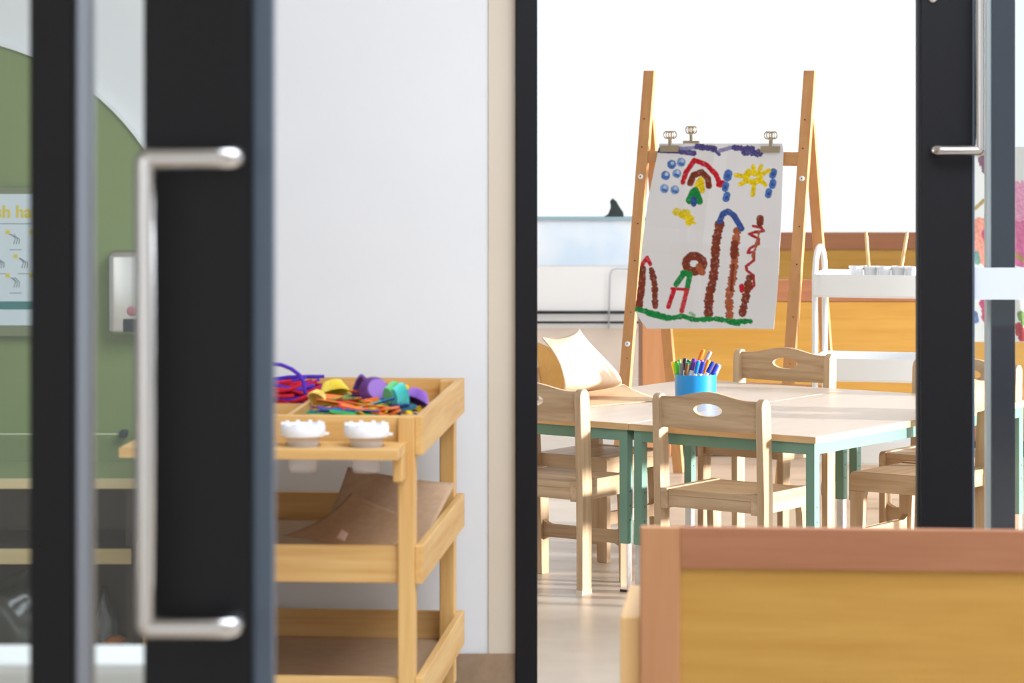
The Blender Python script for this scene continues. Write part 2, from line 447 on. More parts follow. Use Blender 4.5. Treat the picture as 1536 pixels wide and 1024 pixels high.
tag(obj('scrap_tub', lathe(BM(), [(.03, 0), (.038, .1), (.036, .1), (.028, .004)], 24, (ux(166), SY + .12, .061)), pbr('grey_tub', lin(150, 146, 138), .5), None, True), 'small grey tub under the orange scraps in the open shelf', 'tub')
lump('fabric_scrap', (ux(164), SY + .12, .172), .022, pbr('orange_scrap', lin(200, 120, 50), .8), 'orange scrap sitting on the small grey tub', 'scrap', 9, (1.2, .8, .7))
lump('dark_planting', (ux(14), SY + .09, .09), .05, mottled('dark_leafy', lin(40, 48, 34), lin(78, 84, 66), 60, .7), 'dark tangled bundle low in the open shelf at far left', 'bundle', 12, (1.6, .6, .7))

# ------------------------------------------------------------------ pine craft trolley
CA = math.atan(.084)
near, far = 6.77, 7.64
cr = P(634, 626.6, near)                                   # near right outer corner
CT = thing('craft_trolley', 'pine three tier craft trolley on casters against the white wall', 'trolley', (cr.x, cr.y, 0), -CA)
CW, CD = (634 - 197) * near / F, .87
PT = .016
def tray(z0, z1, name):
    t = BM()
    b = pin('Y'); 
    o = obj(name, box(BM(), -CW + PT, -PT, PT, CD - PT, z0 + .008, z0 + .016), HARDB, CT)
    bx('side_board', pin('Y'), o, -PT, 0, 0, CD, z0, z1, bev=.002)
    bx('side_board', pin('Y'), o, -CW, -CW + PT, 0, CD, z0, z1, bev=.002)
    bx('front_board', pin('X'), o, -CW + PT, -PT - .032, .006, .006 + PT, z0, z1 - .001, bev=.002)
    bx('back_board', pin('X'), o, -CW + PT, -PT, CD - PT, CD, z0, z1 - .001, bev=.002)
    return o
t1 = tray(.681, .761, 'top_tray')
t2 = tray(.42, .497, 'middle_tray')
t3_ = tray(.15, .229, 'bottom_tray')
bx('divider', pin('Y'), t1, -.286, -.276, .022, CD - PT, .69, .757)
bx('cross_divider', pin('X'), t1, -CW + PT, -.286, .34, .35, .69, .75)
bx('tray_insert', pin('X'), t1, -.276, -PT, .022, CD - PT, .70, .712)
for px_, py_ in ((-PT - .034, -.008), (-PT - .034, CD - .075), (-CW + PT, -.008), (-CW + PT, CD - .075)):
    bx('post', pin('Z'), CT, px_, px_ + .034, py_, py_ + .05, .07, .76, bev=.003)
    cst = obj('caster', lathe(BM(), [(.006, -.011), (.02, -.011), (.025, -.006), (.025, .006), (.02, .011), (.006, .011)], 20, close_top=True), RUBBER, CT, True)
    cst.rotation_euler = (0, R(90), 0); cst.location = (px_ + .017, py_ + .025, .0255)
    st = BM(); box(st, px_ + .002, px_ + .032, py_ + .01, py_ + .04, .052, .071); tube(st, [(px_ + .017, py_ + .025, .05), (px_ + .017, py_ + .025, .072)], .006, 8)
    obj('caster_plate', st, RUBBER, CT)
# front shelf with cup holes
FS = BM()
fy0, fy1, fz0, fz1 = -.165, -.009, .690, .709
pots_x = [-.104 - i * .129 for i in range(4)]
def ring_plate(bm, x0, x1, y0, y1, z0, z1, cx, cy, r, n=32):
    outer = []
    for i in range(n):
        a = 2 * math.pi * i / n; c_, s_ = math.cos(a), math.sin(a)
        tx_ = (x1 - cx) / c_ if c_ > 1e-6 else ((x0 - cx) / c_ if c_ < -1e-6 else 1e9)
        ty_ = (y1 - cy) / s_ if s_ > 1e-6 else ((y0 - cy) / s_ if s_ < -1e-6 else 1e9)
        t = min(tx_, ty_); outer.append((cx + c_ * t, cy + s_ * t))
    for corner in ((x0, y0), (x1, y0), (x1, y1), (x0, y1)):
        k = min(range(n), key=lambda i: (outer[i][0] - corner[0]) ** 2 + (outer[i][1] - corner[1]) ** 2); outer[k] = corner
    I = [(cx + r * math.cos(2 * math.pi * i / n), cy + r * math.sin(2 * math.pi * i / n)) for i in range(n)]
    L = [[bm.verts.new((p[0], p[1], z)) for p in q] for z in (z0, z1) for q in (outer, I)]
    for i in range(n):
        j = (i + 1) % n
        bm.faces.new((L[0][i], L[0][j], L[1][j], L[1][i])); bm.faces.new((L[2][i], L[3][i], L[3][j], L[2][j]))
        bm.faces.new((L[0][i], L[2][i], L[2][j], L[0][j])); bm.faces.new((L[1][i], L[1][j], L[3][j], L[3][i]))
edges = [-.032] + [(pots_x[i] + pots_x[i + 1]) / 2 for i in range(3)] + [-CW]
cyh = (fy0 + fy1) / 2
for i, x in enumerate(pots_x):
    ring_plate(FS, edges[i + 1], edges[i], fy0, fy1, fz0, fz1, x, cyh, .037)
obj('front_shelf', FS, pin('X'), CT)
for x in (-.052, -CW + .03):
    bx('bracket', pin('Z'), CT, x, x + .02, -.075, -.008, .635, .69, bev=.003)
# lidded pots in the shelf holes (two show beside the door)
cmat = Matrix.Rotation(-CA, 4, 'Z')
def cart(x, y, z): 
    v = cmat @ Vector((x, y, z)); return Vector((cr.x + v.x, cr.y + v.y, z))
def make_pot(label, p):
    t = thing('lidded_pot', label, 'pot', p, 0, 'lidded pots in the trolley shelf')
    obj('cup', lathe(BM(), [(.027, 0), (.0355, .075), (.0345, .075), (.026, .002)], 32), CLEAR_W, t, True, 40)
    bm = BM(); lathe(bm, [(.0445, .072), (.0455, .076), (.0455, .092), (.043, .095), (.036, .095), (.035, .092), (.001, .092)], 40, close_bottom=False)
    for k in range(10):
        a = 2 * math.pi * k / 10; box(bm, .040 * math.cos(a) - .004, .040 * math.cos(a) + .004, .04 * math.sin(a) - .004, .04 * math.sin(a) + .004, .094, .099, bev=.001)
    box(bm, .043, .053, -.008, .008, .074, .078)
    obj('lid', bm, pbr('white_lid', lin(236, 236, 240), .45), t, True, 40)
    return t
pt = make_pot('lidded clear pot nearest the trolley corner post', cart(pots_x[0], cyh, .657))
dup(pt, cart(pots_x[1], cyh, .657), 0, 'lidded clear pot nearer the black door, second from the corner post')

# craft sticks in the top tray
SCOL = {'green': (40, 150, 70), 'teal': (16, 96, 120), 'blue': (24, 92, 180), 'yellow': (244, 200, 30), 'orange': (240, 120, 40), 'red': (214, 60, 60), 'purple': (92, 58, 130), 'lime': (130, 190, 70)}
def stick_mesh(col):
    bm = BM(); L, W_, T = .056, .0055, .0009
    W_ = .0062; poly = arc(L, 0, W_, -90, 90, 8) + arc(-L, 0, W_, 90, 270, 8)
    prism(bm, poly, 'Z', -T, T)
    me = bpy.data.meshes.new('craft_stick'); bm.to_mesh(me); bm.free()
    me.materials.append(pbr('stick_' + col, lin(*SCOL[col]), .6)); return me
SM = {c: stick_mesh(c) for c in SCOL}
rs = random.Random(11); cols = list(SCOL)
NST = 190
for i in range(NST):
    c = cols[rs.randrange(len(cols))] if i % 3 else ['orange', 'yellow', 'green'][rs.randrange(3)]
    o = bpy.data.objects.new('craft_stick', SM[c]); C.objects.link(o)
    u, v = rs.uniform(-.215, -.075), rs.uniform(.10, .50)
    if i % 4 == 0: u, v = rs.uniform(-.2, -.08), rs.uniform(.08, .2)
    hump = .010 + .040 * i / NST + .005 * math.sin(v * 14 + u * 20)
    o.location = cart(u, v, .716 + hump)
    o.rotation_euler = (rs.uniform(-.95, .95), rs.uniform(-.28, .28), rs.choice((rs.uniform(-.9, .9), rs.uniform(0, 3.14))))
    tag(o, f'flat {c} craft stick in the heap in the trolley top tray', 'craft stick', 'craft sticks heaped in the top tray')
# pleated paper cases
def case(name, px, py, Y, size, mat, label, rot, flare=.25):
    bm = BM(); n = 72; rings = []
    for r0, z, amp in ((.0, 0, 0), (.62, 0, 0), (.66, .05, .03), (1.0, .85, .1)):
        rings.append([bm.verts.new((size * (r0 + (amp if k % 2 else -amp)) * math.cos(2 * math.pi * k / n), size * (r0 + (amp if k % 2 else -amp)) * math.sin(2 * math.pi * k / n), size * z)) for k in range(n)] if r0 else None)
    c0 = bm.verts.new((0, 0, 0))
    for k in range(n): bm.faces.new((c0, rings[1][k], rings[1][(k + 1) % n]))
    for a, b in zip(rings[1:], rings[2:]):
        for k in range(n): bm.faces.new((a[k], a[(k + 1) % n], b[(k + 1) % n], b[k]))
    o = obj(name, bm, mat); s = o.modifiers.new('thickness', 'SOLIDIFY'); s.thickness = .0006
    o.location = P(px, py, Y); o.rotation_euler = rot
    return tag(o, label, 'paper case', 'pleated paper cases on the craft sticks')
PURP = pbr('purple_case', lin(128, 84, 160), .6); LIL = pbr('lilac_case', lin(150, 104, 190), .6)
TEAL = pbr('teal_case', lin(92, 208, 200), .6); YEC = pbr('yellow_case', lin(246, 224, 90), .6); GRC = pbr('mint_case', lin(110, 200, 130), .6)
case('paper_case', 556, 592, 7.13, .036, PURP, 'purple pleated paper case leaning left of the upright purple one', (R(20), R(-75), 0))
case('paper_case', 567, 583, 7.05, .034, LIL, 'purple paper case tilted with its flat base towards the viewer', (R(-112), 0, R(18)))
case('paper_case', 581, 594, 7.0, .027, GRC, 'green paper case nested left of the teal one', (0, R(84), R(38)))
case('paper_case', 590, 596, 6.985, .027, TEAL, 'teal pleated paper case lying on its side in the sticks', (0, R(86), R(30)))
case('paper_case', 629, 586, 7.02, .028, LIL, 'violet pleated paper case nearest the right side board', (R(160), R(22), 0))
case('paper_case', 498, 573, 7.2, .031, YEC, 'yellow pleated paper case beside the tray divider', (R(158), R(-14), 0))
case('paper_case', 480, 590, 7.1, .02, pbr('cream_case', lin(244, 214, 120), .6), 'small cream paper case lying against the tray divider', (R(140), R(30), 0))
# pipe cleaners in the left compartment
RED = pbr('red_chenille', lin(196, 16, 44), .9); PUR = pbr('purple_chenille', lin(84, 44, 180), .9); 
rp = random.Random(5)
for i in range(90):
    red = i % 5 < 3
    y0 = rp.uniform(.36, .60); z = .727 + .052 * (i / 90) 
    L = rp.uniform(.07, .11); a = rp.uniform(-.35, .35); x0 = -.345 + rp.uniform(-.03, .04) - L * .4
    pts = []
    for k in range(7):
        t = k / 6 - .5
        pts.append(Vector((x0 + 2 * L * t * math.cos(a) * .8, y0 + 2 * L * t * math.sin(a) * .4, z + .012 * math.sin(3 * t + i) + rp.uniform(-.001, .001) + .006 * (k == 6))))
    w_ = [cart(*p) for p in pts]
    c0 = w_[3].copy()
    rad = [.0040 + (.0009 if k % 2 else 0) for k in range(7)]
    o = obj('pipe_cleaner', tube(BM(), [p - c0 for p in w_], rad, 6), RED if red else PUR, None, True); o.location = c0
    tag(o, ('fuzzy red' if red else 'fuzzy purple') + ' pipe cleaner in the bunch at the tray left end', 'pipe cleaner', 'pipe cleaners bunched in the top tray')
pts = [P(x, y, 7.1) for x, y in ((380, 556), (395, 549), (407, 545.5), (422, 547), (437, 553), (449, 562), (455, 572), (457, 584), (458, 592))]
c0 = pts[4].copy()
tag(obj('pipe_cleaner', tube(BM(), [p - c0 for p in pts], .0042, 8), PUR, None, True), 'long purple pipe cleaner arching above the bunch', 'pipe cleaner', 'pipe cleaners bunched in the top tray').location = c0
# kraft paper sheets in the middle tray
def pgrid(rows): return [[P(*q) for q in r] for r in rows]
tag(sheet('kraft_sheet', bez_patch(pgrid([
    [(522, 700, 7.42), (575, 712, 7.40), (625, 722, 7.36), (684, 724, 7.38)],
    [(512, 730, 7.40), (560, 745, 7.36), (610, 765, 7.30), (668, 752, 7.34)],
    [(500, 770, 7.36), (550, 790, 7.30), (600, 800, 7.2), (650, 790, 7.18)],
    [(470, 800, 7.30), (520, 812, 7.2), (580, 820, 7.1), (632, 818, 7.05)]])), KRAFT),
    'large brown kraft sheet leaning up against the tray right side', 'paper', 'kraft sheets in the middle tray')
tag(sheet('kraft_sheet', bez_patch(pgrid([
    [(527, 738, 7.22), (560, 758, 7.2), (600, 770, 7.16), (612, 775, 7.1)],
    [(500, 775, 7.18), (540, 785, 7.14), (580, 800, 7.05), (606, 800, 7.0)],
    [(450, 797, 7.12), (500, 806, 7.06), (560, 815, 6.98), (600, 816, 6.95)],
    [(424, 803, 7.06), (480, 812, 7.0), (540, 822, 6.93), (590, 822, 6.91)]])), mottled('pale_kraft_paper', lin(196, 160, 126), lin(186, 150, 116), 60, .85, .1)),
    'curled brown kraft sheet in front with its tip pointing left', 'paper', 'kraft sheets in the middle tray')
tag(sheet('paper_scrap', bez_patch(pgrid([[(512, 793, 6.93), (522, 800, 6.93)], [(504, 806, 6.9), (517, 812, 6.9)]]), 4), mottled('pink_kraft', lin(222, 186, 164), lin(214, 178, 154), 60, .85, .1)), 'small pale folded paper scrap at the middle tray front', 'paper')

# ------------------------------------------------------------------ tables
TH = R(35.5)
va, vb = Vector((math.cos(TH), -math.sin(TH), 0)), Vector((math.sin(TH), math.cos(TH), 0))
S0 = Vector((.3277, 9.361, 0))
def T(a, b, z=0): return S0 + va * a + vb * b + Vector((0, 0, z))
TW, TL, TZ = .605, 1.26, .476
def make_table(label, p):
    t = thing('activity_table', label, 'table', p, -TH, None)
    x, y = TW / 2, TL / 2
    obj('table_top', box(BM(), -x + .002, x - .002, -y + .002, y - .002, TZ - .017, TZ), LAMINATE, t)
    e = BM()
    box(e, -x, x, -y, -y + .002, TZ - .018, TZ - .0005); box(e, -x, x, y - .002, y, TZ - .018, TZ - .0005)
    box(e, -x, -x + .002, -y + .002, y - .002, TZ - .018, TZ - .0005); box(e, x - .002, x, -y + .002, y - .002, TZ - .018, TZ - .0005)
    obj('edge_band', e, EDGEBAND, t)
    i = .010; z1, z0 = TZ - .018, TZ - .018 - .032
    f = BM()
    box(f, -x + i, x - i, -y + i, -y + i + .024, z0, z1, bev=.001); box(f, -x + i, x - i, y - i - .024, y - i, z0, z1, bev=.001)
    box(f, -x + i, -x + i + .024, -y + i, y - i, z0, z1, bev=.001); box(f, x - i - .024, x - i, -y + i, y - i, z0, z1, bev=.001)
    obj('apron_frame', f, GREEN_P, t)
    for sx in (-1, 1):
        for sy in (-1, 1):
            cx_, cy_ = sx * (x - i - .0135), sy * (y - i - .0135)
            l = bx('leg', GREEN_P, t, cx_ - .0138, cx_ + .0138, cy_ - .0138, cy_ + .0138, .136, z1, bev=.0015)
            bx('leg_insert', CHROME, l, cx_ - .0115, cx_ + .0115, cy_ - .0115, cy_ + .0115, .006, .18, bev=.001)
            bx('foot_cap', RUBBER, l, cx_ - .0122, cx_ + .0122, cy_ - .0122, cy_ + .0122, 0, .007)
            hb = BM()
            for k in range(3):
                box(hb, cx_ + .0135, cx_ + .0141, cy_ - .002, cy_ + .002, .2 + k * .04, .205 + k * .04)
            obj('adjuster_holes', hb, RUBBER, l)
    return t
make_table('left mint framed activity table carrying the blue pot and kraft paper', T(-.3035, .63))
dup(bpy.data.objects['activity_table'], T(.3035, .63), -TH, 'right mint framed activity table with a clear top')

# ------------------------------------------------------------------ chairs
CWD, CDP, CH, SEAT = .356, .285, .576, .312
def make_chair(label, p, rz):
    t = thing('wooden_chair', label, 'chair', p, rz, 'small wooden chairs round the tables')
    w2_ = CWD / 2
    # back legs: planks with a rounded top, leaning slightly back
    def postpoly():
        q = [(0.0, .004), (.004, 0), (.043, 0), (.047, .004), (.047, .30)]
        top = CH - .0235
        cx_ = .0235 - .012
        q += arc(cx_, top, .0225, 0, 180, 10)
        q += [(0.0, .30)]
        return q
    for s in (-1, 1):
        x0, x1 = (s * w2_, s * (w2_ - .022)) if s < 0 else (w2_ - .022, w2_)
        l = obj('back_leg', prism(BM(), postpoly(), 'X', x0, x1, bev=.003), chw('Z'), t)
        bx('foot_pad', pbr('pale_pad', lin(222, 212, 190), .6), l, x0 + .0005, x1 - .0005, -.0006, .0476, 0, .011)
        x0, x1 = (-w2_ + .022, -w2_ + .043) if s < 0 else (w2_ - .043, w2_ - .022)
        rp_ = [(0, SEAT - .054), (CDP, SEAT - .054)] + arc(CDP - .014, SEAT - .012, .014, 0, 90, 6) + [(0, SEAT + .002)]
        obj('side_rail', prism(BM(), rp_, 'X', x0, x1, bev=.002), chw('Y'), t)
        lp = [(CDP - .036, .003), (CDP - .033, 0), (CDP - .003, 0), (CDP, .003), (CDP, SEAT - .054), (CDP - .05, SEAT - .054), (CDP - .043, SEAT - .075)]
        obj('front_leg', prism(BM(), lp, 'X', x0, x1, bev=.002), chw('Z'), t)
    xi = w2_ - .043
    bx('seat', chw('X'), t, -xi, xi, .006, CDP - .006, SEAT - .018, SEAT - .001, bev=.002)
    ap = BM(); box(ap, -xi, xi, .008, .026, SEAT - .05, SEAT - .018, bev=.001)
    obj('rear_apron', ap, chw('X'), t)
    bx('front_apron', chw('X'), t, -xi, xi, CDP - .03, CDP - .01, SEAT - .05, SEAT - .018, bev=.001)
    # stretcher with flared ends
    sp = [(-xi, .10), (-xi + .02, .112), (xi - .02, .112), (xi, .10), (xi, .16), (xi - .008, .152), (xi - .022, .146), (-xi + .022, .146), (-xi + .008, .152), (-xi, .16)]
    obj('stretcher', prism(BM(), sp, 'Y', CDP - .03, CDP - .012, bev=.001), chw('X'), t)
    # backrest: curved board with an oval hand hole
    xb = w2_ - .022; N = 96
    zb, zt, rise = CH - .094, CH - .009, .019
    out = []
    for i in range(33): u = i / 32; out.append((-xb + 2 * xb * u, zb - .003 * math.sin(math.pi * u)))
    for i in range(1, 16): out.append((xb, zb + (zt - zb) * i / 16))
    for i in range(33):
        u = 1 - i / 32; out.append((-xb + 2 * xb * u, zt + rise * (.5 - .5 * math.cos(2 * math.pi * min(max((u - .06) / .88, 0), 1)))))
    for i in range(1, 16): out.append((-xb, zt - (zt - zb) * i / 16))
    hx, hz, rx_, rz_ = 0, (zb + zt) / 2 + .012, .046, .0175
    ins = []
    for x_, z_ in out:
        an = math.atan2((z_ - hz) / .05, (x_ - hx) / .13); ins.append((hx + rx_ * math.cos(an), hz + rz_ * math.sin(an)))
    def yc(x_): return .006 - .010 * (1 - (x_ / xb) ** 2)
    bm = BM(); K = 5; L = {}
    n = len(out)
    for side, dy in ((0, 0), (1, .014)):
        for k in range(K + 1):
            f = k / K
            L[side, k] = [bm.verts.new((ins[i][0] * (1 - f) + out[i][0] * f, yc(ins[i][0] * (1 - f) + out[i][0] * f) + dy, ins[i][1] * (1 - f) + out[i][1] * f)) for i in range(n)]
    for i in range(n):
        j = (i + 1) % n
        for k in range(K):
            bm.faces.new((L[0, k][i], L[0, k][j], L[0, k + 1][j], L[0, k + 1][i]))
            bm.faces.new((L[1, k][i], L[1, k + 1][i], L[1, k + 1][j], L[1, k][j]))
        bm.faces.new((L[0, K][i], L[0, K][j], L[1, K][j], L[1, K][i]))
        bm.faces.new((L[0, 0][i], L[1, 0][i], L[1, 0][j], L[0, 0][j]))
    obj('backrest', bm, chw('X'), t, True, 40)
    return t
RA, RM = Vector((.1975, 9.33, 0)), Vector((.683, 9.03, 0))
ch = make_chair('wooden chair at the left table front, half hidden by the doorway post', RA - va * CWD / 2, -TH)
dup(ch, RM - va * CWD / 2, -TH, 'wooden chair seen from behind at the right table front, before the blue pot')
dup(ch, T(-.297, 1.362), math.pi - TH, 'wooden chair facing us behind the left table, before the white trolley legs')
dup(ch, T(.363, 1.345), math.pi - TH, 'wooden chair behind the right table, mostly behind the black door stile')
dup(ch, T(.666, .735), R(90) - TH, 'wooden chair side on at the right table end, cut by the black door stile')
dup(ch, T(-.657, .60), -R(90) - TH, 'wooden chair at the left table end under the rolled kraft paper')

# ------------------------------------------------------------------ pot of markers
pc = P(1043.5, 600, 10.0)
POT = tag(obj('marker_pot', lathe(BM(), [(.058, 0), (.061, .003), (.063, .083), (.0615, .083), (.0595, .004)], 48), pbr('bright_blue_plastic', lin(22, 146, 222), .35), None, True, 40), 'bright blue round pot full of markers on the left table', 'pot')
POT.location = (pc.x, 10.0, TZ)
MC = {'yellow': (250, 222, 20), 'green': (60, 200, 40), 'lime': (90, 200, 60), 'black': (40, 28, 50), 'grey': (130, 130, 134), 'dark green': (20, 130, 70), 'brown': (122, 84, 50), 'purple': (98, 40, 150), 'sky blue': (20, 140, 215), 'blue': (24, 60, 190), 'pink': (236, 90, 170), 'orange': (244, 120, 20), 'amber': (250, 150, 30), 'silver': (150, 160, 180), 'navy': (30, 60, 170), 'lilac': (190, 190, 240)}
def marker(col, tx_, ty_, bx_, by_, dY, label, cap=.036, tip=None):
    z8 = lambda x, y: (990 + x / 10.236, 510 + y / 10.236)
    top = P(*z8(tx_, ty_), 10.0 + dY); mid = P(*z8(bx_, by_), 10.0 + dY * .9)
    d = (top - mid).normalized()
    tt = (top.z - (TZ + .006)) / d.z
    base = top - d * min(tt, .145)
    c = Vector((pc.x, 10.0, base.z)); v = base - c; v.z = 0
    if v.length > .048:
        base = c + v * (.048 / v.length)
    ax = (top - base).normalized(); q = Vector((0, 0, 1)).rotation_difference(ax)
    L = (top - base).length
    t = thing('marker', label, 'marker', base, 0, 'markers standing in the blue pot')
    t.rotation_mode = 'XYZ'; t.rotation_euler = q.to_euler()
    obj('barrel', lathe(BM(), [(.004, 0), (.0058, .002), (.0058, L - cap + .001)], 16, close_top=True), PLASTIC_W, t, True, 40)
    obj('cap', lathe(BM(), [(.0066, L - cap), (.0066, L - .006), (.0056, L - .001), (.0035, L), (.001, L)], 16), pbr('cap_' + col, lin(*MC[col]), .35), t, True, 40)
    if tip:
        obj('cap_end', lathe(BM(), [(.0058, L - .004), (.0058, L + .0012), (.0045, L + .002), (.001, L + .002)], 16), pbr('cap_' + tip, lin(*MC[tip]), .35), t, True, 40)
marker('yellow', 196, 330, 252, 560, .012, 'yellow capped marker leaning out at the left edge of the pot', .07)
marker('green', 254, 330, 272, 560, -.008, 'bright green capped marker with a brown end near the pot left edge', .06, 'brown')
marker('lime', 300, 295, 290, 560, .0, 'lime capped marker standing behind the bright green one')
marker('grey', 328, 350, 312, 560, -.03, 'grey capped marker between the green and brown ones')
marker('black', 388, 275, 350, 560, .0, 'black capped marker behind the grey and brown ones')
marker('brown', 425, 355, 372, 560, -.04, 'brown capped marker at the pot front', .036, 'dark green')
marker('dark green', 445, 300, 420, 560, .02, 'dark green capped marker standing behind the brown one')
marker('purple', 527, 280, 460, 570, -.035, 'purple capped marker in the middle of the pot')
marker('sky blue', 592, 310, 540, 570, -.025, 'sky blue capped marker right of the purple one', .04)
marker('blue', 668, 330, 605, 570, -.045, 'blue capped marker upright at the pot front centre')
marker('pink', 645, 300, 610, 570, .01, 'pink capped marker peeking behind the upright blue one')
marker('orange', 668, 150, 560, 420, .03, 'tall orange marker rising highest out of the pot', .05, 'amber')
marker('silver', 778, 170, 650, 420, .035, 'tall silver grey marker beside the tall orange one', .05)
marker('amber', 752, 300, 690, 480, .01, 'short amber marker behind the right hand blue ones', .045)
marker('navy', 815, 330, 700, 560, -.03, 'blue marker leaning right beside the amber one')
marker('navy', 885, 365, 780, 570, -.012, 'blue marker with a grey end leaning furthest right', .036, 'grey')
marker('lilac', 918, 375, 830, 560, .015, 'pale lilac marker leaning right at the pot right edge', .05)

# ------------------------------------------------------------------ kraft paper on the left table
def on_table(px, py, dz=.0): return G(px, py, TZ + dz)
tag(sheet('kraft_sheet', bez_patch([
    [on_table(872, 612, .002), on_table(905, 607, .003), on_table(940, 606, .002), on_table(990, 600, .002)],
    [on_table(862, 600, .002), on_table(900, 598, .006), on_table(950, 595, .006), on_table(990, 596, .004)],
    [on_table(850, 588, .002), on_table(880, 586, .004), on_table(920, 588, .006), on_table(952, 589, .006)],
    [on_table(870, 582, .002), on_table(900, 578, .002), on_table(930, 574, .004), on_table(938, 577, .008)]]), KRAFTL),
    'flat tan kraft sheet lying on the left table', 'paper', 'kraft papers on the left table')
# rolled sheet: a loose curl whose open end faces left
g = []
for j in range(25):
    s = j / 24                                              # along the roll, left to right
    row = []
    for i in range(41):
        a = R(-100 + 330 * i / 40)
        rad = .071 * (1 - .12 * s) * (1 + .05 * i / 40)
        cen = Vector((.125 + .118 * s + .0, 10.02 + .16 * s, TZ + .004 + rad + .0))
        ydir = Vector((-.75, .66, 0)); 
        up = Vector((0, 0, 1))
        cut = .03 * math.sin(a) * (1 - s)
        p = cen + Vector((.66, .75, 0)) * (-cut) - ydir * (-1) * rad * math.cos(a) * .9 * -1 + up * rad * math.sin(a)
        if p.z < TZ + .002: p.z = TZ + .002
        row.append(p)
    g.append(row)
g = bez_patch(pgrid([
    [(812, 505, 10.20), (835, 512, 10.16), (858, 505, 10.2), (872, 494, 10.3), (868, 492, 10.34)],
    [(815, 515, 10.05), (838, 516, 10.02), (862, 518, 10.1), (888, 520, 10.2), (886, 524, 10.24)],
    [(838, 525, 9.93), (856, 530, 9.93), (885, 536, 9.98), (912, 545, 10.05), (934, 556, 10.1)],
    [(850, 562, 9.86), (870, 566, 9.88), (895, 566, 9.95), (920, 570, 10.0), (940, 572, 10.06)],
    [(852, 590, 9.90), (875, 592, 9.92), (900, 588, 9.98), (925, 585, 10.02), (932, 580, 10.08)],
    [(838, 592, 10.06), (862, 590, 10.1), (890, 585, 10.14), (915, 582, 10.18), (928, 578, 10.22)]]), 30)
for r_ in g:
    for p in r_: p.z = max(p.z, TZ + .004)
tag(sheet('kraft_roll', g, mottled('cream_kraft', lin(240, 214, 186), lin(234, 206, 176), 60, .85, .1)), 'loosely curled pale kraft sheet on the left table corner', 'paper', 'kraft papers on the left table')
g2 = bez_patch(pgrid([
    [(804, 512, 10.08), (818, 518, 10.06), (838, 527, 10.0)],
    [(806, 548, 10.08), (826, 554, 10.06), (850, 556, 9.98)],
    [(814, 590, 10.08), (832, 594, 10.06), (852, 597, 10.0)]]), 14)
for r_ in g2:
    for p in r_: p.z = max(p.z, TZ + .004)
tag(sheet('kraft_sheet', g2, mottled('shaded_kraft', lin(240, 190, 118), lin(232, 180, 106), 60, .85, .1)), 'shaded inner face of the pale curl, set in as a separate sheet', 'paper', 'kraft papers on the left table')  # shade inside the curl, put into the colour of an extra sheet

# ------------------------------------------------------------------ easels
EZ = math.atan2(.39, .92)
AP = Vector((.756, 11.783, 0))                              # floor point under the apex, easel centre
EWD = .60; ZA = 1.31; FY, RY = -.293, .326; ZTOP = 1.47
def efront(z): return FY * (ZA - z) / ZA
def make_easel(label, p, rz, detail=True):
    t = thing('easel', label, 'easel', p, rz)
    nrm = Vector((0, -ZA, -FY)).normalized()
    for s in (-1, 1):
        x = s * EWD / 2
        st = obj('front_stile', bar(BM(), (x, FY, 0.008), (x, efront(ZTOP), ZTOP), .041, .022, up=(0, -1, 0), bev=.0015), eaw('Z'), t)
        obj('rear_leg', bar(BM(), (x + .004, RY, .004), (x + .004, .016, ZA - .012), .038, .022, up=(0, 1, 0), bev=.0015), eaw('Z'), t)
        scb, kn = BM(), BM()
        for z in (1.30, 1.20, .93, .80, .62, .46):
            tube(scb, [(x + (.004 if z < 1.2 else -.003), efront(z) - .0105, z), (x + (.004 if z < 1.2 else -.003), efront(z) - .0125, z)], .0028, 8)
        obj('screw_heads', scb, pbr('dark_screw', lin(60, 44, 34), .4, .6), st)
        for z in ((1.095, .51) if s < 0 else (1.095,)):
            k = obj('button_cap', lathe(BM(), [(.0, 0), (.0095, 0), (.0095, .003), (.007, .005), (.0025, .005), (.0025, .003), (.0, .003)], 20, close_bottom=False), PLASTIC_W, st, True, 40)
            k.location = (x + .001, efront(z) - .0112, z); k.rotation_euler = (R(90) - math.atan2(-FY, ZA), 0, 0)
            obj('button_eye', lathe(BM(), [(.0001, .003), (.0035, .003), (.003, .0045), (.0001, .0045)], 12), RUBBER, st, True).matrix_local = k.matrix_basis
    for z in (1.165, .33):
        obj('front_rail', bar(BM(), (-EWD / 2 + .02, efront(z), z), (EWD / 2 - .02, efront(z), z), .014, .042, up=(0, FY * -1 / ZA, 1), bev=.001), eaw('X'), t)
    for z in (1.157, .33):
        yy = RY * (ZA - z) / ZA
        obj('rear_rail', bar(BM(), (-EWD / 2 + .02, yy, z), (EWD / 2 - .02, yy, z), .014, .042, up=(0, 0, 1), bev=.001), eaw('X'), t)
    return t
EAS = make_easel('wooden A frame easel behind the tables holding the castle painting', AP, -EZ)
EM = Matrix.Translation(AP) @ Matrix.Rotation(-EZ, 4, 'Z')
EMI = EM.inverted()
CAM = Vector((0, 0, H))
def easel_hit(px, py, M=EM, off=.019):
    """pixel -> (x, z) on the easel's front plane"""
    MI = M.inverted(); o = MI @ CAM; d = (MI.to_3x3() @ (P(px, py, 1.0) - CAM))
    # plane y = FY*(ZA-z)/ZA - off
    k = FY / ZA
    tt = (k * ZA - k * o.z - off - o.y) / (d.y + k * d.z)
    q = o + d * tt
    return q.x, q.z
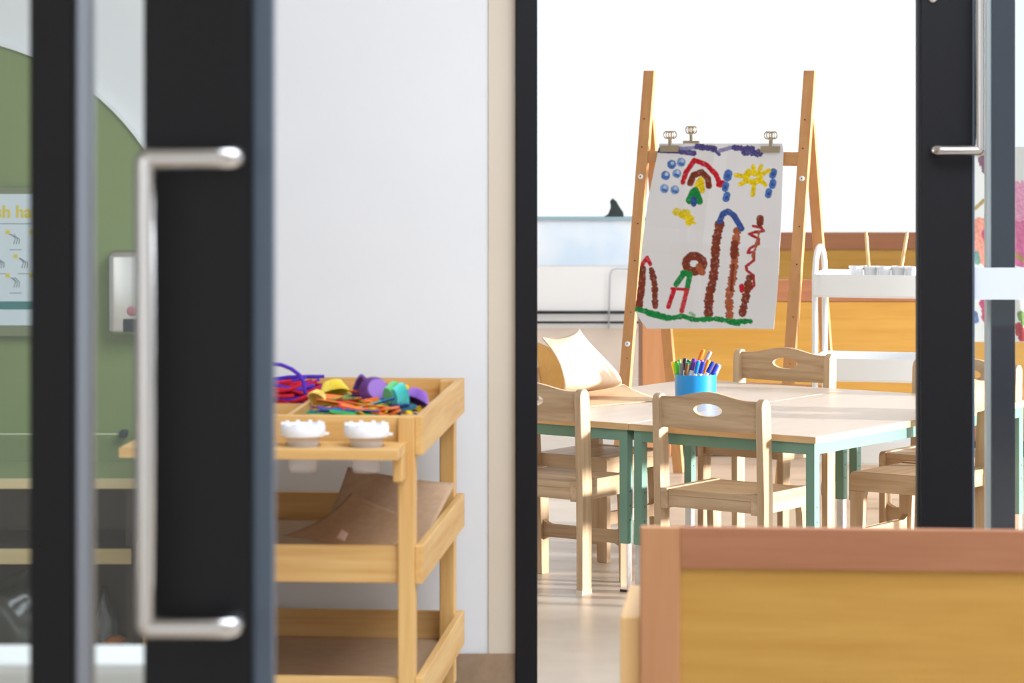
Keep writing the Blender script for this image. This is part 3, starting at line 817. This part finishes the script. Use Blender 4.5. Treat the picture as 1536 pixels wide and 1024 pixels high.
def paper(name, label, M, outline, strokes, base, nu=210, nv=290, seed=1, parent=None):
    """outline: (py, left px, right px) rows; strokes painted in the sheet's own plane"""
    rows = sorted(outline); ys = np.array([r[0] for r in rows]); lx = np.array([r[1] for r in rows]); rx = np.array([r[2] for r in rows])
    v = np.linspace(0, 1, nv); u = np.linspace(0, 1, nu)
    PYv = ys[0] + (ys[-1] - ys[0]) * v
    Lx, Rx = np.interp(PYv, ys, lx), np.interp(PYv, ys, rx)
    PX = Lx[:, None] + (Rx - Lx)[:, None] * u[None, :]; PYg = np.repeat(PYv[:, None], nu, 1)
    rnd = np.random.RandomState(seed)
    col = np.ones((nv, nu, 3)) * np.array(base[:3])
    def fbm(sc, ph):
        a = np.sin(PX * sc + 1.7 * np.sin(PYg * sc * .7 + ph)) * np.cos(PYg * sc * 1.1 + ph * 2 + np.sin(PX * sc * .6))
        b = np.sin(PX * sc * 2.3 + ph * 3 + PYg * sc * 1.4) * np.sin(PYg * sc * 2.1 - PX * sc * .8)
        return .6 * a + .4 * b
    for si, (pts, w, c, rough, blot) in enumerate(strokes):
        pts = np.array(pts, float); D = np.full(PX.shape, 1e9); Tt = np.zeros(PX.shape); acc = 0
        if len(pts) == 1: D = np.hypot(PX - pts[0, 0], PYg - pts[0, 1])
        for a, b in zip(pts[:-1], pts[1:]):
            ab = b - a; L2 = max((ab ** 2).sum(), 1e-9)
            t = np.clip(((PX - a[0]) * ab[0] + (PYg - a[1]) * ab[1]) / L2, 0, 1)
            d = np.hypot(PX - a[0] - t * ab[0], PYg - a[1] - t * ab[1]); m = d < D
            D = np.where(m, d, D); Tt = np.where(m, acc + t * math.sqrt(L2), Tt); acc += math.sqrt(L2)
        ww = .56 * w * (1 + blot * (.6 * np.sin(Tt * .33 + si * 2) + .55 * np.sin(Tt * .71 + si) + .4 * np.sin(Tt * 1.3 + 3 * si))) + rough * .55 * fbm(.6, si)
        k = np.clip((ww - D) / .9 + .5, 0, 1)
        tone = .86 + .24 * fbm(.38, si * 1.3) + .04 * rnd.rand(*PX.shape)
        cc = np.array(c[:3])[None, None] * np.clip(tone, .55, 1.25)[..., None]
        thin = np.clip(1.05 + .22 * fbm(.35, si + 9) , .5, 1)[..., None]
        al = k[..., None] * thin
        col = col * (1 - al) + cc * al
    verts = []
    k = FY / ZA
    for i in range(nv):
        for j in range(nu):
            x, z = XZ_fast(PX[i, j], PYg[i, j], M)
            uu, vv = u[j], v[i]
            off = .0195 + .010 * math.sin(3.1 * uu + 2 * vv) ** 2 * vv + .004 * math.sin(9 * uu + 5 * vv) * vv + .012 * max(0, uu - .82) / .18 * vv
            off += .0025 * math.sin(14 * vv + 6 * uu) * vv
            off += .007 * max(0, 1 - abs(uu - .46 + .04 * vv) / .1) + .005 * max(0, 1 - abs(vv - .52 - .05 * uu) / .07) + .004 * max(0, 1 - abs(uu - .2 - .25 * vv) / .06)
            verts.append((x, k * (ZA - z) - off, z))
    faces = [(i * nu + j, i * nu + j + 1, (i + 1) * nu + j + 1, (i + 1) * nu + j) for i in range(nv - 1) for j in range(nu - 1)]
    me = bpy.data.meshes.new(name); me.from_pydata([M @ Vector(q) for q in verts], [], faces)
    at = me.color_attributes.new('paint', 'FLOAT_COLOR', 'POINT')
    rgba = np.ones((nv * nu, 4), np.float32); rgba[:, :3] = col.reshape(-1, 3); at.data.foreach_set('color', rgba.ravel())
    me.materials.append(attr_mat('painted_paper'))
    for p in me.polygons: p.use_smooth = True
    o = bpy.data.objects.new(name, me); C.objects.link(o)
    c = sum((Vector(q.co) for q in list(me.vertices)[::997]), Vector()) / len(list(me.vertices)[::997])
    me.transform(Matrix.Translation(-c)); o.location = c
    s = o.modifiers.new('thickness', 'SOLIDIFY'); s.thickness = .0007; s.offset = 0
    return tag(o, label, 'painting')
_cache = {}
def XZ_fast(px, py, M):
    key = id(M)
    if key not in _cache:
        MI = M.inverted(); _cache[key] = (MI @ CAM, MI.to_3x3())
    o, M3 = _cache[key]
    d = M3 @ Vector(((px - 768) / F, 1.0, -(py - YH) / F))
    k = FY / ZA
    tt = (k * ZA - k * o.z - .0 - o.y) / (d.y + k * d.z)
    return o.x + d.x * tt, o.z + d.z * tt
z5 = lambda *q: [(920 + x / 4.453, 90 + y / 4.453) for x, y in q]
z6 = lambda *q: [(920 + x / 4.453, 300 + y / 4.453) for x, y in q]
BRN, BRL, REDP, GRN, BLU, DBL, YLW, PRP, LPR = lin(132, 58, 36), lin(176, 96, 62), lin(200, 26, 44), lin(20, 140, 66), lin(74, 118, 190), lin(58, 88, 160), lin(240, 212, 20), lin(84, 78, 140), lin(150, 146, 190)
LBL = lin(130, 165, 218)
def el(cx_, cy_, rx_, ry_, f=z5, n=14): return f(*[(cx_ + rx_ * math.cos(2 * math.pi * i / n), cy_ + ry_ * math.sin(2 * math.pi * i / n)) for i in range(n + 1)])
K = 1 / 4.453
ST = [
 (z5((310, 602), (440, 608)), 30 * K, PRP, 1.0, 0), (z5((440, 605), (550, 622)), 34 * K, PRP, 1.2, 0), (z5((450, 590), (560, 585)), 20 * K, LPR, 1, 0),
 (z5((575, 578), (690, 592)), 36 * K, PRP, 1.2, .1), (z5((690, 595), (722, 630)), 20 * K, PRP, .8, 0), (z5((725, 605), (820, 578)), 24 * K, LPR, 1, 0),
 (z5((815, 585), (940, 592)), 32 * K, PRP, 1.4, .2), (z5((895, 612), (990, 622)), 42 * K, PRP, 1.6, .2),
 (z5((480, 815), (500, 750), (555, 668), (640, 700), (700, 760), (730, 835)), 30 * K, REDP, .5, .05), (z5((715, 832), (745, 815)), 26 * K, REDP, .4, 0),
 (z5((528, 822), (548, 768), (605, 748), (648, 790), (655, 838)), 38 * K, BRN, .6, .05),
 (z5((575, 835), (598, 800), (608, 868)), 40 * K, YLW, .8, .1),
 (z5((550, 880), (525, 935)), 46 * K, GRN, .8, 0), (z5((560, 872), (590, 940)), 46 * K, GRN, .8, 0), (z5((550, 928), (552, 960)), 34 * K, DBL, .8, 0),
 (el(945, 783, 48, 30), 36 * K, YLW, .7, .1)]
for c_ in ((403, 697), (468, 682), (363, 770), (438, 757), (355, 858), (425, 866)):
    ST += [(z5(c_), 54 * K, BLU if c_[0] in (403, 363) else LBL, .9, 0), (z5((c_[0] - 10, c_[1] + 8), (c_[0] + 12, c_[1] + 14)), 16 * K, BLU, .8, 0), (z5((c_[0] + 6, c_[1] - 10)), 22 * K, lin(190, 208, 236), .9, 0)]
for (x, y, w_) in ((778, 770, 50), (763, 845, 40), (770, 912, 42), (1080, 757, 42), (1078, 826, 40), (1050, 888, 40)):
    ST += [(z5((x + 3, y - 12), (x - 3, y + 12)), w_ * K, BLU, .7, 0), (z5((x, y + 4)), w_ * .5 * K, DBL, .6, 0)]
for q in (((893, 778), (832, 768)), ((900, 810), (862, 828)), ((950, 745), (948, 708)), ((985, 745), (1000, 708)), ((1005, 760), (1052, 738)), ((995, 800), (1028, 832)), ((955, 820), (944, 900)), ((890, 770), (915, 740))):
    ST.append((z5(*q), 26 * K, YLW, .8, .1))
ST += [
 (z6((430, 78), (510, 85)), 44 * K, lin(232, 214, 84), 2.2, .2), (z6((470, 95), (530, 125), (520, 150)), 40 * K, YLW, 1.4, .2), (z6((520, 140), (560, 152)), 16 * K, YLW, 1, 0),
 (z6((725, 160), (705, 260), (697, 350), (690, 460), (680, 540), (655, 640), (650, 750)), 50 * K, BRN, 1.0, .16),
 (z6((840, 205), (828, 310), (822, 420), (810, 520), (786, 640), (788, 770)), 46 * K, BRL, 1.0, .22), (z6((825, 290), (818, 370)), 44 * K, BRN, .8, .1), (z6((815, 430), (800, 600)), 18 * K, BRN, 1, .3),
 (z6((725, 140), (745, 92), (780, 74), (820, 102), (868, 188)), 36 * K, DBL, .6, .04),
 (z6((945, 172), (1000, 182), (1018, 205), (960, 212), (920, 225), (985, 258), (985, 290), (930, 318), (912, 350), (955, 345), (952, 400), (900, 440), (905, 468), (948, 500), (955, 565), (930, 592), (870, 580)), 17 * K, lin(176, 40, 46), .5, .1),
 (z6((992, 122), (992, 150)), 44 * K, BRN, .8, 0), (z6((985, 210), (970, 300), (945, 380)), 16 * K, BRL, 1.2, .4), (z6((922, 520), (905, 620), (890, 680), (875, 750)), 44 * K, BRN, .9, .22), (z6((870, 572), (872, 600)), 30 * K, REDP, .6, 0),
 (z6((210, 455), (205, 560), (188, 700)), 44 * K, BRN, .9, .1), (z6((270, 462), (290, 560), (296, 705)), 36 * K, BRN, .9, .18), (z6((212, 425), (243, 382), (262, 425)), 24 * K, REDP, .7, 0),
 (el(558, 422, 58, 52, z6), 50 * K, BRN, .9, .06), (z6((590, 440), (612, 480)), 40 * K, BRL, 1, 0),
 (z6((485, 488), (435, 560)), 34 * K, GRN, .7, 0), (z6((480, 485), (530, 490), (512, 585)), 36 * K, GRN, .8, .05),
 (z6((405, 588), (518, 596)), 18 * K, REDP, .5, 0), (z6((420, 600), (385, 708)), 28 * K, REDP, .5, .05), (z6((507, 608), (474, 738)), 30 * K, lin(206, 60, 66), .7, .05),
 (z6((160, 722), (270, 748), (400, 785), (480, 772), (560, 795), (700, 790), (800, 808), (930, 806)), 30 * K, GRN, 1.0, .16), (z6((250, 755), (380, 788)), 30 * K, GRN, 1, 0), (z6((790, 815), (850, 825)), 26 * K, GRN, .8, 0), (z6((535, 750), (560, 765)), 20 * K, lin(150, 200, 160), 1, 0)]
PAPER_W = lin(225, 225, 228)
paper('painting', 'child painting of towers and a sun clipped to the main easel', EM,
      [(215, 992, 1176), (225, 990, 1178), (300, 975, 1176), (380, 966, 1174), (440, 959, 1171), (465, 956, 1169), (480, 965, 1168), (492, 974, 1167)], ST, PAPER_W)

# second easel, seen through the right hand glass
E2P = Vector((1.87, 11.95, 0)); E2R = -R(8)
dup(EAS, E2P, E2R, 'wooden easel with the pink painting seen through the right glass door')
EM2 = Matrix.Translation(E2P) @ Matrix.Rotation(E2R, 4, 'Z')
PK, PKL, MAG, OLV, PEA, TEA = lin(208, 96, 150), lin(226, 150, 186), lin(190, 60, 110), lin(170, 140, 70), lin(232, 150, 130), lin(110, 160, 150)
ST2 = [([(1532, 330), (1540, 360)], 74, PK, 2, .05), ([(1530, 300), (1552, 295)], 50, PKL, 2, .1),
       ([(1470, 340), (1476, 370), (1482, 385)], 26, PEA, 2, .1), ([(1480, 350), (1484, 360)], 14, MAG, 1, 0), ([(1463, 312), (1475, 301), (1484, 305), (1478, 330)], 5, OLV, .6, .1),
       ([(1474, 240), (1482, 252)], 15, lin(120, 70, 100), 1.5, .2), ([(1520, 380), (1540, 392), (1560, 385)], 6, OLV, .8, .1),
       ([(1477, 455), (1480, 475)], 12, MAG, 1, .2), ([(1464, 380), (1466, 392)], 8, TEA, 1, 0), ([(1528, 490), (1534, 505)], 13, lin(170, 50, 60), 1, .2), ([(1531, 470), (1536, 482)], 10, lin(110, 140, 60), 1, .2), ([(1462, 470), (1464, 480)], 8, lin(90, 110, 170), 1, 0)]
paper('painting', 'pink flower painting on the second easel behind the right glass', EM2,
      [(220, 1456, 1640), (300, 1455, 1640), (400, 1456, 1638), (512, 1457, 1636)], ST2, lin(212, 214, 214), 150, 180, 4)

# metal clips
def make_clip(label, M, px, py, s=1.0, rz=0, back=False):
    x, z = easel_hit(px, py, M, .02)
    y = efront(z) - .021
    t = thing('bulldog_clip', label, 'clip', M @ Vector((x, y, z)), M.to_euler().z + rz, 'metal clips along the easel tops')
    b = BM()
    prism(b, [(-.009, -.013), (-.0075, -.013), (-.002, .006), (.004, .006), (.0195, -.013), (.021, -.013), (.006, .009), (-.0035, .009)], 'X', -.036 * s, .036 * s)
    obj('jaw', b, BRASS, t)
    h_ = BM()
    for q, sg in ((-.002, -1), (.006, 1)):
        box(h_, -.006 * s, .006 * s, q - .0008, q + .0008, .004, .03, bev=.0005)
    obj('lever', h_, BRASS, t)
    w_ = BM()
    for q, sg in ((-.004, -1), (.008, 1)):
        for sx in (-1, 1):
            pts = [(sx * .0095 * s + .0105 * s * math.cos(a) * 1, q + sg * .006, .047 + .0125 * math.sin(a)) for a in [2 * math.pi * i / 16 for i in range(16)]]
            tube(w_, pts, .0023, 6, closed=True)
        tube(w_, [(-.004 * s, q, .03), (-.004 * s, q + sg * .004, .036)], .0018, 6); tube(w_, [(.004 * s, q, .03), (.004 * s, q + sg * .004, .036)], .0018, 6)
    obj('ring', w_, BRASS, t, True)
    return t
make_clip('brass coloured clip at the top left corner of the castle painting', EM, 1005, 222, .98)
make_clip('brass coloured clip at the top right corner of the castle painting', EM, 1156, 223, .98)
x_, z_ = easel_hit(1036, 218, EM, -.05)
c_ = make_clip('small clip behind the castle painting, right of the corner clip', EM, 1032, 220, .8)
c_.location += Vector((math.sin(EZ), math.cos(EZ), 0)) * .032 + Vector((0, 0, .012))
make_clip('clip holding the pink painting behind the right glass', EM2, 1481, 228, .9)

# ------------------------------------------------------------------ storage units (backs towards us)
def storage_unit(label, p, rz, L, Hh, D, rail=.082, stile=.075, end=True, group='low storage units with honey panels'):
    t = thing('storage_unit', label, 'storage unit', p, rz, group)
    bx('stile', cbs('Z'), t, 0, stile, 0, .022, 0, Hh - .001, bev=.0025)
    bx('stile', cbs('Z'), t, L - stile, L, 0, .022, 0, Hh - .001, bev=.0025)
    bx('top_rail', cab('X'), t, stile, L - stile, .001, .022, Hh - rail, Hh - .001, bev=.002)
    bx('bottom_rail', cab('X'), t, stile, L - stile, .001, .022, .06, .06 + rail, bev=.002)
    bx('back_panel', pnl('X'), t, stile, L - stile, .008, .02, .06 + rail, Hh - rail)
    bx('top', cab('X'), t, 0, L, .022, D, Hh - .11, Hh - .09, bev=.002)
    bx('side_panel', cab('Z'), t, 0, .02, .022, D, .02, Hh - .11)
    bx('side_panel', cab('Z'), t, L - .02, L, .022, D, .02, Hh - .11)
    bx('shelf', cab('X'), t, .02, L - .02, .022, D - .02, Hh * .5 - .01, Hh * .5 + .01)
    bx('bottom_board', cab('X'), t, .02, L - .02, .022, D - .01, .06, .08)
    bx('plinth', pbr('dark_plinth', lin(70, 52, 44), .6), t, .02, L - .02, .03, D - .03, 0, .06)
    return t
HU = .68
YN = (H - HU) * F / (789 - YH)
pn = P(960, 789, YN)
su1 = storage_unit('near storage unit with a honey panel, cut by the lower right corner', (pn.x, pn.y, 0), -R(4.5), 1.1, HU, .4, .0715, .0685)
bx('end_board', wood('pale_end_wood', lin(240, 198, 138), lin(232, 186, 124), 'Z', 1, .45, .3), su1, -.036, -.001, .04, .40, 0, H - (925 - YH) * (YN + .04) / F, bev=.003)
YM = 12.7
storage_unit('middle storage unit with a sunlit honey panel behind the easel', ((963 - 768) / F * YM, YM, 0), 0, 2.4, H - (419 - YH) * YM / F, .36, .084, .11)
YFU = 16.5
storage_unit('farthest storage unit whose dark top rail shows above the white trolley', ((1130 - 768) / F * YFU, YFU, 0), 0, 2.0, H - (348 - YH) * YFU / F, .4, .086, .08)

# ------------------------------------------------------------------ white utility trolley
TYW = 11.22
tp = P(1217, 411, TYW)
WT = thing('utility_trolley', 'white metal utility trolley behind the right table', 'trolley', (tp.x, tp.y, 0), -R(13))
WL, WD = .46, .31
def rrect(x0, x1, y0, y1, r, n=6):
    return arc(x1 - r, y1 - r, r, 0, 90, n) + arc(x0 + r, y1 - r, r, 90, 180, n) + arc(x0 + r, y0 + r, r, 180, 270, n) + arc(x1 - r, y0 + r, r, 270, 360, n)
zr = H - (411 - YH) * TYW / F
for zt in (zr, zr - .282, zr - .56):
    bm = BM(); loops = []
    for inset, z in ((.006, zt - .078), (0, zt - .07), (0, zt), (.003, zt), (.003, zt - .07)):
        loops.append([bm.verts.new((p[0], p[1], z)) for p in rrect(inset, WL - inset, inset, WD - inset, .035)])
    n = len(loops[0])
    bm.faces.new(loops[0]); bm.faces.new(loops[-1])
    for a, b in zip(loops, loops[1:]):
        for k in range(n): bm.faces.new((a[k], a[(k + 1) % n], b[(k + 1) % n], b[k]))
    obj('tray', bm, WHITE_MET, WT, True, 35)
for x in (.008, WL - .008):
    top = zr + .085
    pts = [(x, .03, .06), (x, .03, top - .10)] + [(x, WD / 2 - (WD / 2 - .03) * math.cos(R(a)), top - .10 + .10 * math.sin(R(a))) for a in range(10, 171, 16)] + [(x, WD - .03, top - .10), (x, WD - .03, .06)]
    obj('end_frame', tube(BM(), pts, .0105, 12), WHITE_MET, WT, True)
    for y in (.03, WD - .03):
        c = obj('caster', lathe(BM(), [(.004, -.01), (.026, -.01), (.03, -.005), (.03, .005), (.026, .01), (.004, .01)], 20, close_top=True), pbr('grey_wheel', lin(150, 150, 152), .5), WT, True)
        c.location = (x, y, .031); c.rotation_euler = (0, R(90), 0)
Mw = Matrix.Translation(WT.location) @ Matrix.Rotation(-R(13), 4, 'Z')
zb = zr - .0695
PotM = pbr('frosted_plastic', lin(240, 241, 243), .35, 0, .5, Alpha=.75)
pl_ = ['paint pot at the left end of the row on the white trolley', 'paint pot second from the left on the white trolley, by the upright brush', 'middle paint pot on the white trolley', 'paint pot under the leaning brush on the white trolley', 'paint pot at the right end of the row on the white trolley']
for i in range(5):
    p = Mw @ Vector((.135 + .047 * i, .13 + (.015 if i % 2 else 0), zb))
    o = obj('paint_pot', lathe(BM(), [(.017, 0), (.0225, .084), (.0255, .085), (.0255, .092), (.0215, .092), (.016, .003)], 28), PotM, None, True, 40)
    o.location = p; tag(o, pl_[i], 'paint pot', 'paint pots in the white trolley tray')
def brush(label, p0, p1):
    t = thing('paint_brush', label, 'paint brush', p0, 0, 'paint brushes in the trolley pots')
    d = Vector(p1) - Vector(p0); L = d.length
    t.rotation_euler = Vector((0, 0, 1)).rotation_difference(d.normalized()).to_euler()
    obj('handle', lathe(BM(), [(.0035, .05), (.0062, .09), (.0062, L - .02), (.004, L)], 14, close_top=True), wood('brush_wood', lin(240, 205, 150), lin(226, 186, 126), 'Z', 1, .4, .3), t, True)
    obj('ferrule', lathe(BM(), [(.004, .022), (.004, .052)], 14, close_top=True), CHROME, t, True)
    obj('bristles', lathe(BM(), [(.001, 0), (.005, .01), (.004, .024)], 12, close_top=True), pbr('bristle', lin(120, 90, 60), .9), t, True)
p0 = Mw @ Vector((.135 + .047, .145, zb + .006)); top = P(1299, 347, p0.y)
brush('wooden paint brush standing nearly upright on the white trolley', p0, top)
p0 = Mw @ Vector((.135 + .047 * 3 - .003, .145, zb + .006)); top = P(1361, 347, p0.y)
brush('wooden paint brush leaning right beside the door stile', p0, top)

# ------------------------------------------------------------------ low divider with a sky print, far left
VY = 16.0
vx = lambda p: (p - 768) / F * VY
vz = lambda p: H - (p - YH) * VY / F
LD = thing('low_divider', 'low white divider with a cloudy sky panel left of the easel', 'divider', (vx(880), VY, 0))
lx_ = lambda p: vx(p) - LD.location.x
sky = mottled('sky_print', lin(200, 224, 246), lin(248, 250, 252), 2.6, .5, .3)
bx('sky_panel', sky, LD, lx_(770), lx_(1000), 0, .03, vz(398), vz(330))
bx('top_ledge', pbr('grey_teal_ledge', lin(150, 176, 188), .5), LD, lx_(770), lx_(1000), -.01, .05, vz(330), vz(325))
bx('white_panel', PLASTIC_W, LD, lx_(770), lx_(1000), .002, .03, vz(492), vz(398))
rl = BM(); 
obj('black_rail', tube(BM(), [(lx_(770), -.012, vz(468)), (lx_(1000), -.012, vz(468))], .008, 10), RUBBER, LD, True)
obj('black_rail', tube(BM(), [(lx_(770), -.012, vz(483)), (lx_(1000), -.012, vz(483))], .006, 10), RUBBER, LD, True)
bx('lower_board', mottled('blush_board', lin(232, 216, 204), lin(214, 196, 180), 3, .6), LD, lx_(770), lx_(1000), .004, .03, 0.0, vz(492))
obj('wire_bracket', tube(BM(), [P(x, y, VY - .02) - LD.location for x, y in ((950, 403), (925, 402), (918, 405), (915, 412), (914, 440), (913, 492))], .004, 8), pbr('grey_wire', lin(190, 194, 200), .4, .4), LD, True)
fp = [(905, 328), (913, 322), (917, 312), (915, 302), (919, 297), (925, 302), (929, 311), (935, 318), (936, 328)]
fz = vz(325)
fin = BM(); prism(fin, [((x - 920) * VY / F, max(H - (y - YH) * VY / F - fz, 0)) for x, y in fp], 'Y', -.012, .012, bev=.003)
tag(obj('fin_ornament', fin, mottled('dark_ornament', lin(34, 44, 44), lin(56, 70, 66), 20, .5)), 'dark fin shaped ornament standing on the low divider ledge', 'ornament').location = (vx(920), VY + .02, fz)

# ------------------------------------------------------------------ light
wd = bpy.data.worlds.new('daylight'); bpy.context.scene.world = wd; wd.use_nodes = True
bg = wd.node_tree.nodes['Background']; bg.inputs[0].default_value = (.9, .95, 1, 1); bg.inputs[1].default_value = 1.25
def area(name, loc, rot, sx, sy, power, col=(1, 1, 1)):
    l = bpy.data.lights.new(name, 'AREA'); l.shape = 'RECTANGLE'; l.size = sx; l.size_y = sy; l.energy = power; l.color = col
    o = bpy.data.objects.new(name, l); C.objects.link(o); o.location = loc; o.rotation_euler = rot
    return o
area('window_daylight', (3.95, 10.6, 1.2), (0, R(90), 0), 1.5, 3.0, 105, (.92, .96, 1))
sl_ = bpy.data.lights.new('low_sun', 'SUN'); sl_.energy = 11; sl_.angle = R(4.5); sl_.color = (1, .985, .965)
so_ = bpy.data.objects.new('low_sun', sl_); C.objects.link(so_)
sd_ = Vector((math.cos(R(-12)) * math.cos(R(7.3)), math.sin(R(-12)) * math.cos(R(7.3)), math.sin(R(7.3))))
so_.rotation_euler = sd_.to_track_quat('Z', 'Y').to_euler(); so_.location = (6, 8, 2.5)
area('classroom_fill', (.8, 14.4, 2.87), (0, 0, 0), 3.0, 2.6, 84, (.92, .97, 1.04))  # unseen overhead fill, added to brighten the far classroom
area('hall_fill', (1.1, 4.9, 2.87), (0, 0, 0), 2.4, 2.8, 158, (.86, .94, 1.06))  # added fill light above the hall side, no fitting modelled

# ------------------------------------------------------------------ camera
cam = bpy.data.cameras.new('camera'); co = bpy.data.objects.new('camera', cam); C.objects.link(co)
co.location = (0, 0, H); co.rotation_euler = (R(90), 0, 0)
cam.sensor_width = 36; cam.lens = 36 * F / 1536; cam.shift_y = -(512 - YH) / 1536
cam.clip_start = .1; cam.clip_end = 200
cam.dof.use_dof = True; cam.dof.focus_distance = 9.8; cam.dof.aperture_fstop = 6.4
sc = bpy.context.scene; sc.camera = co
sc.view_settings.view_transform = 'Standard'; sc.view_settings.look = 'None'
sc.view_settings.gamma = 1; sc.view_settings.use_curve_mapping = False; sc.view_settings.exposure = 0
sc.cycles.use_denoising = True
sc.cycles.max_bounces = 10; sc.cycles.transparent_max_bounces = 16; sc.cycles.sample_clamp_indirect = 8
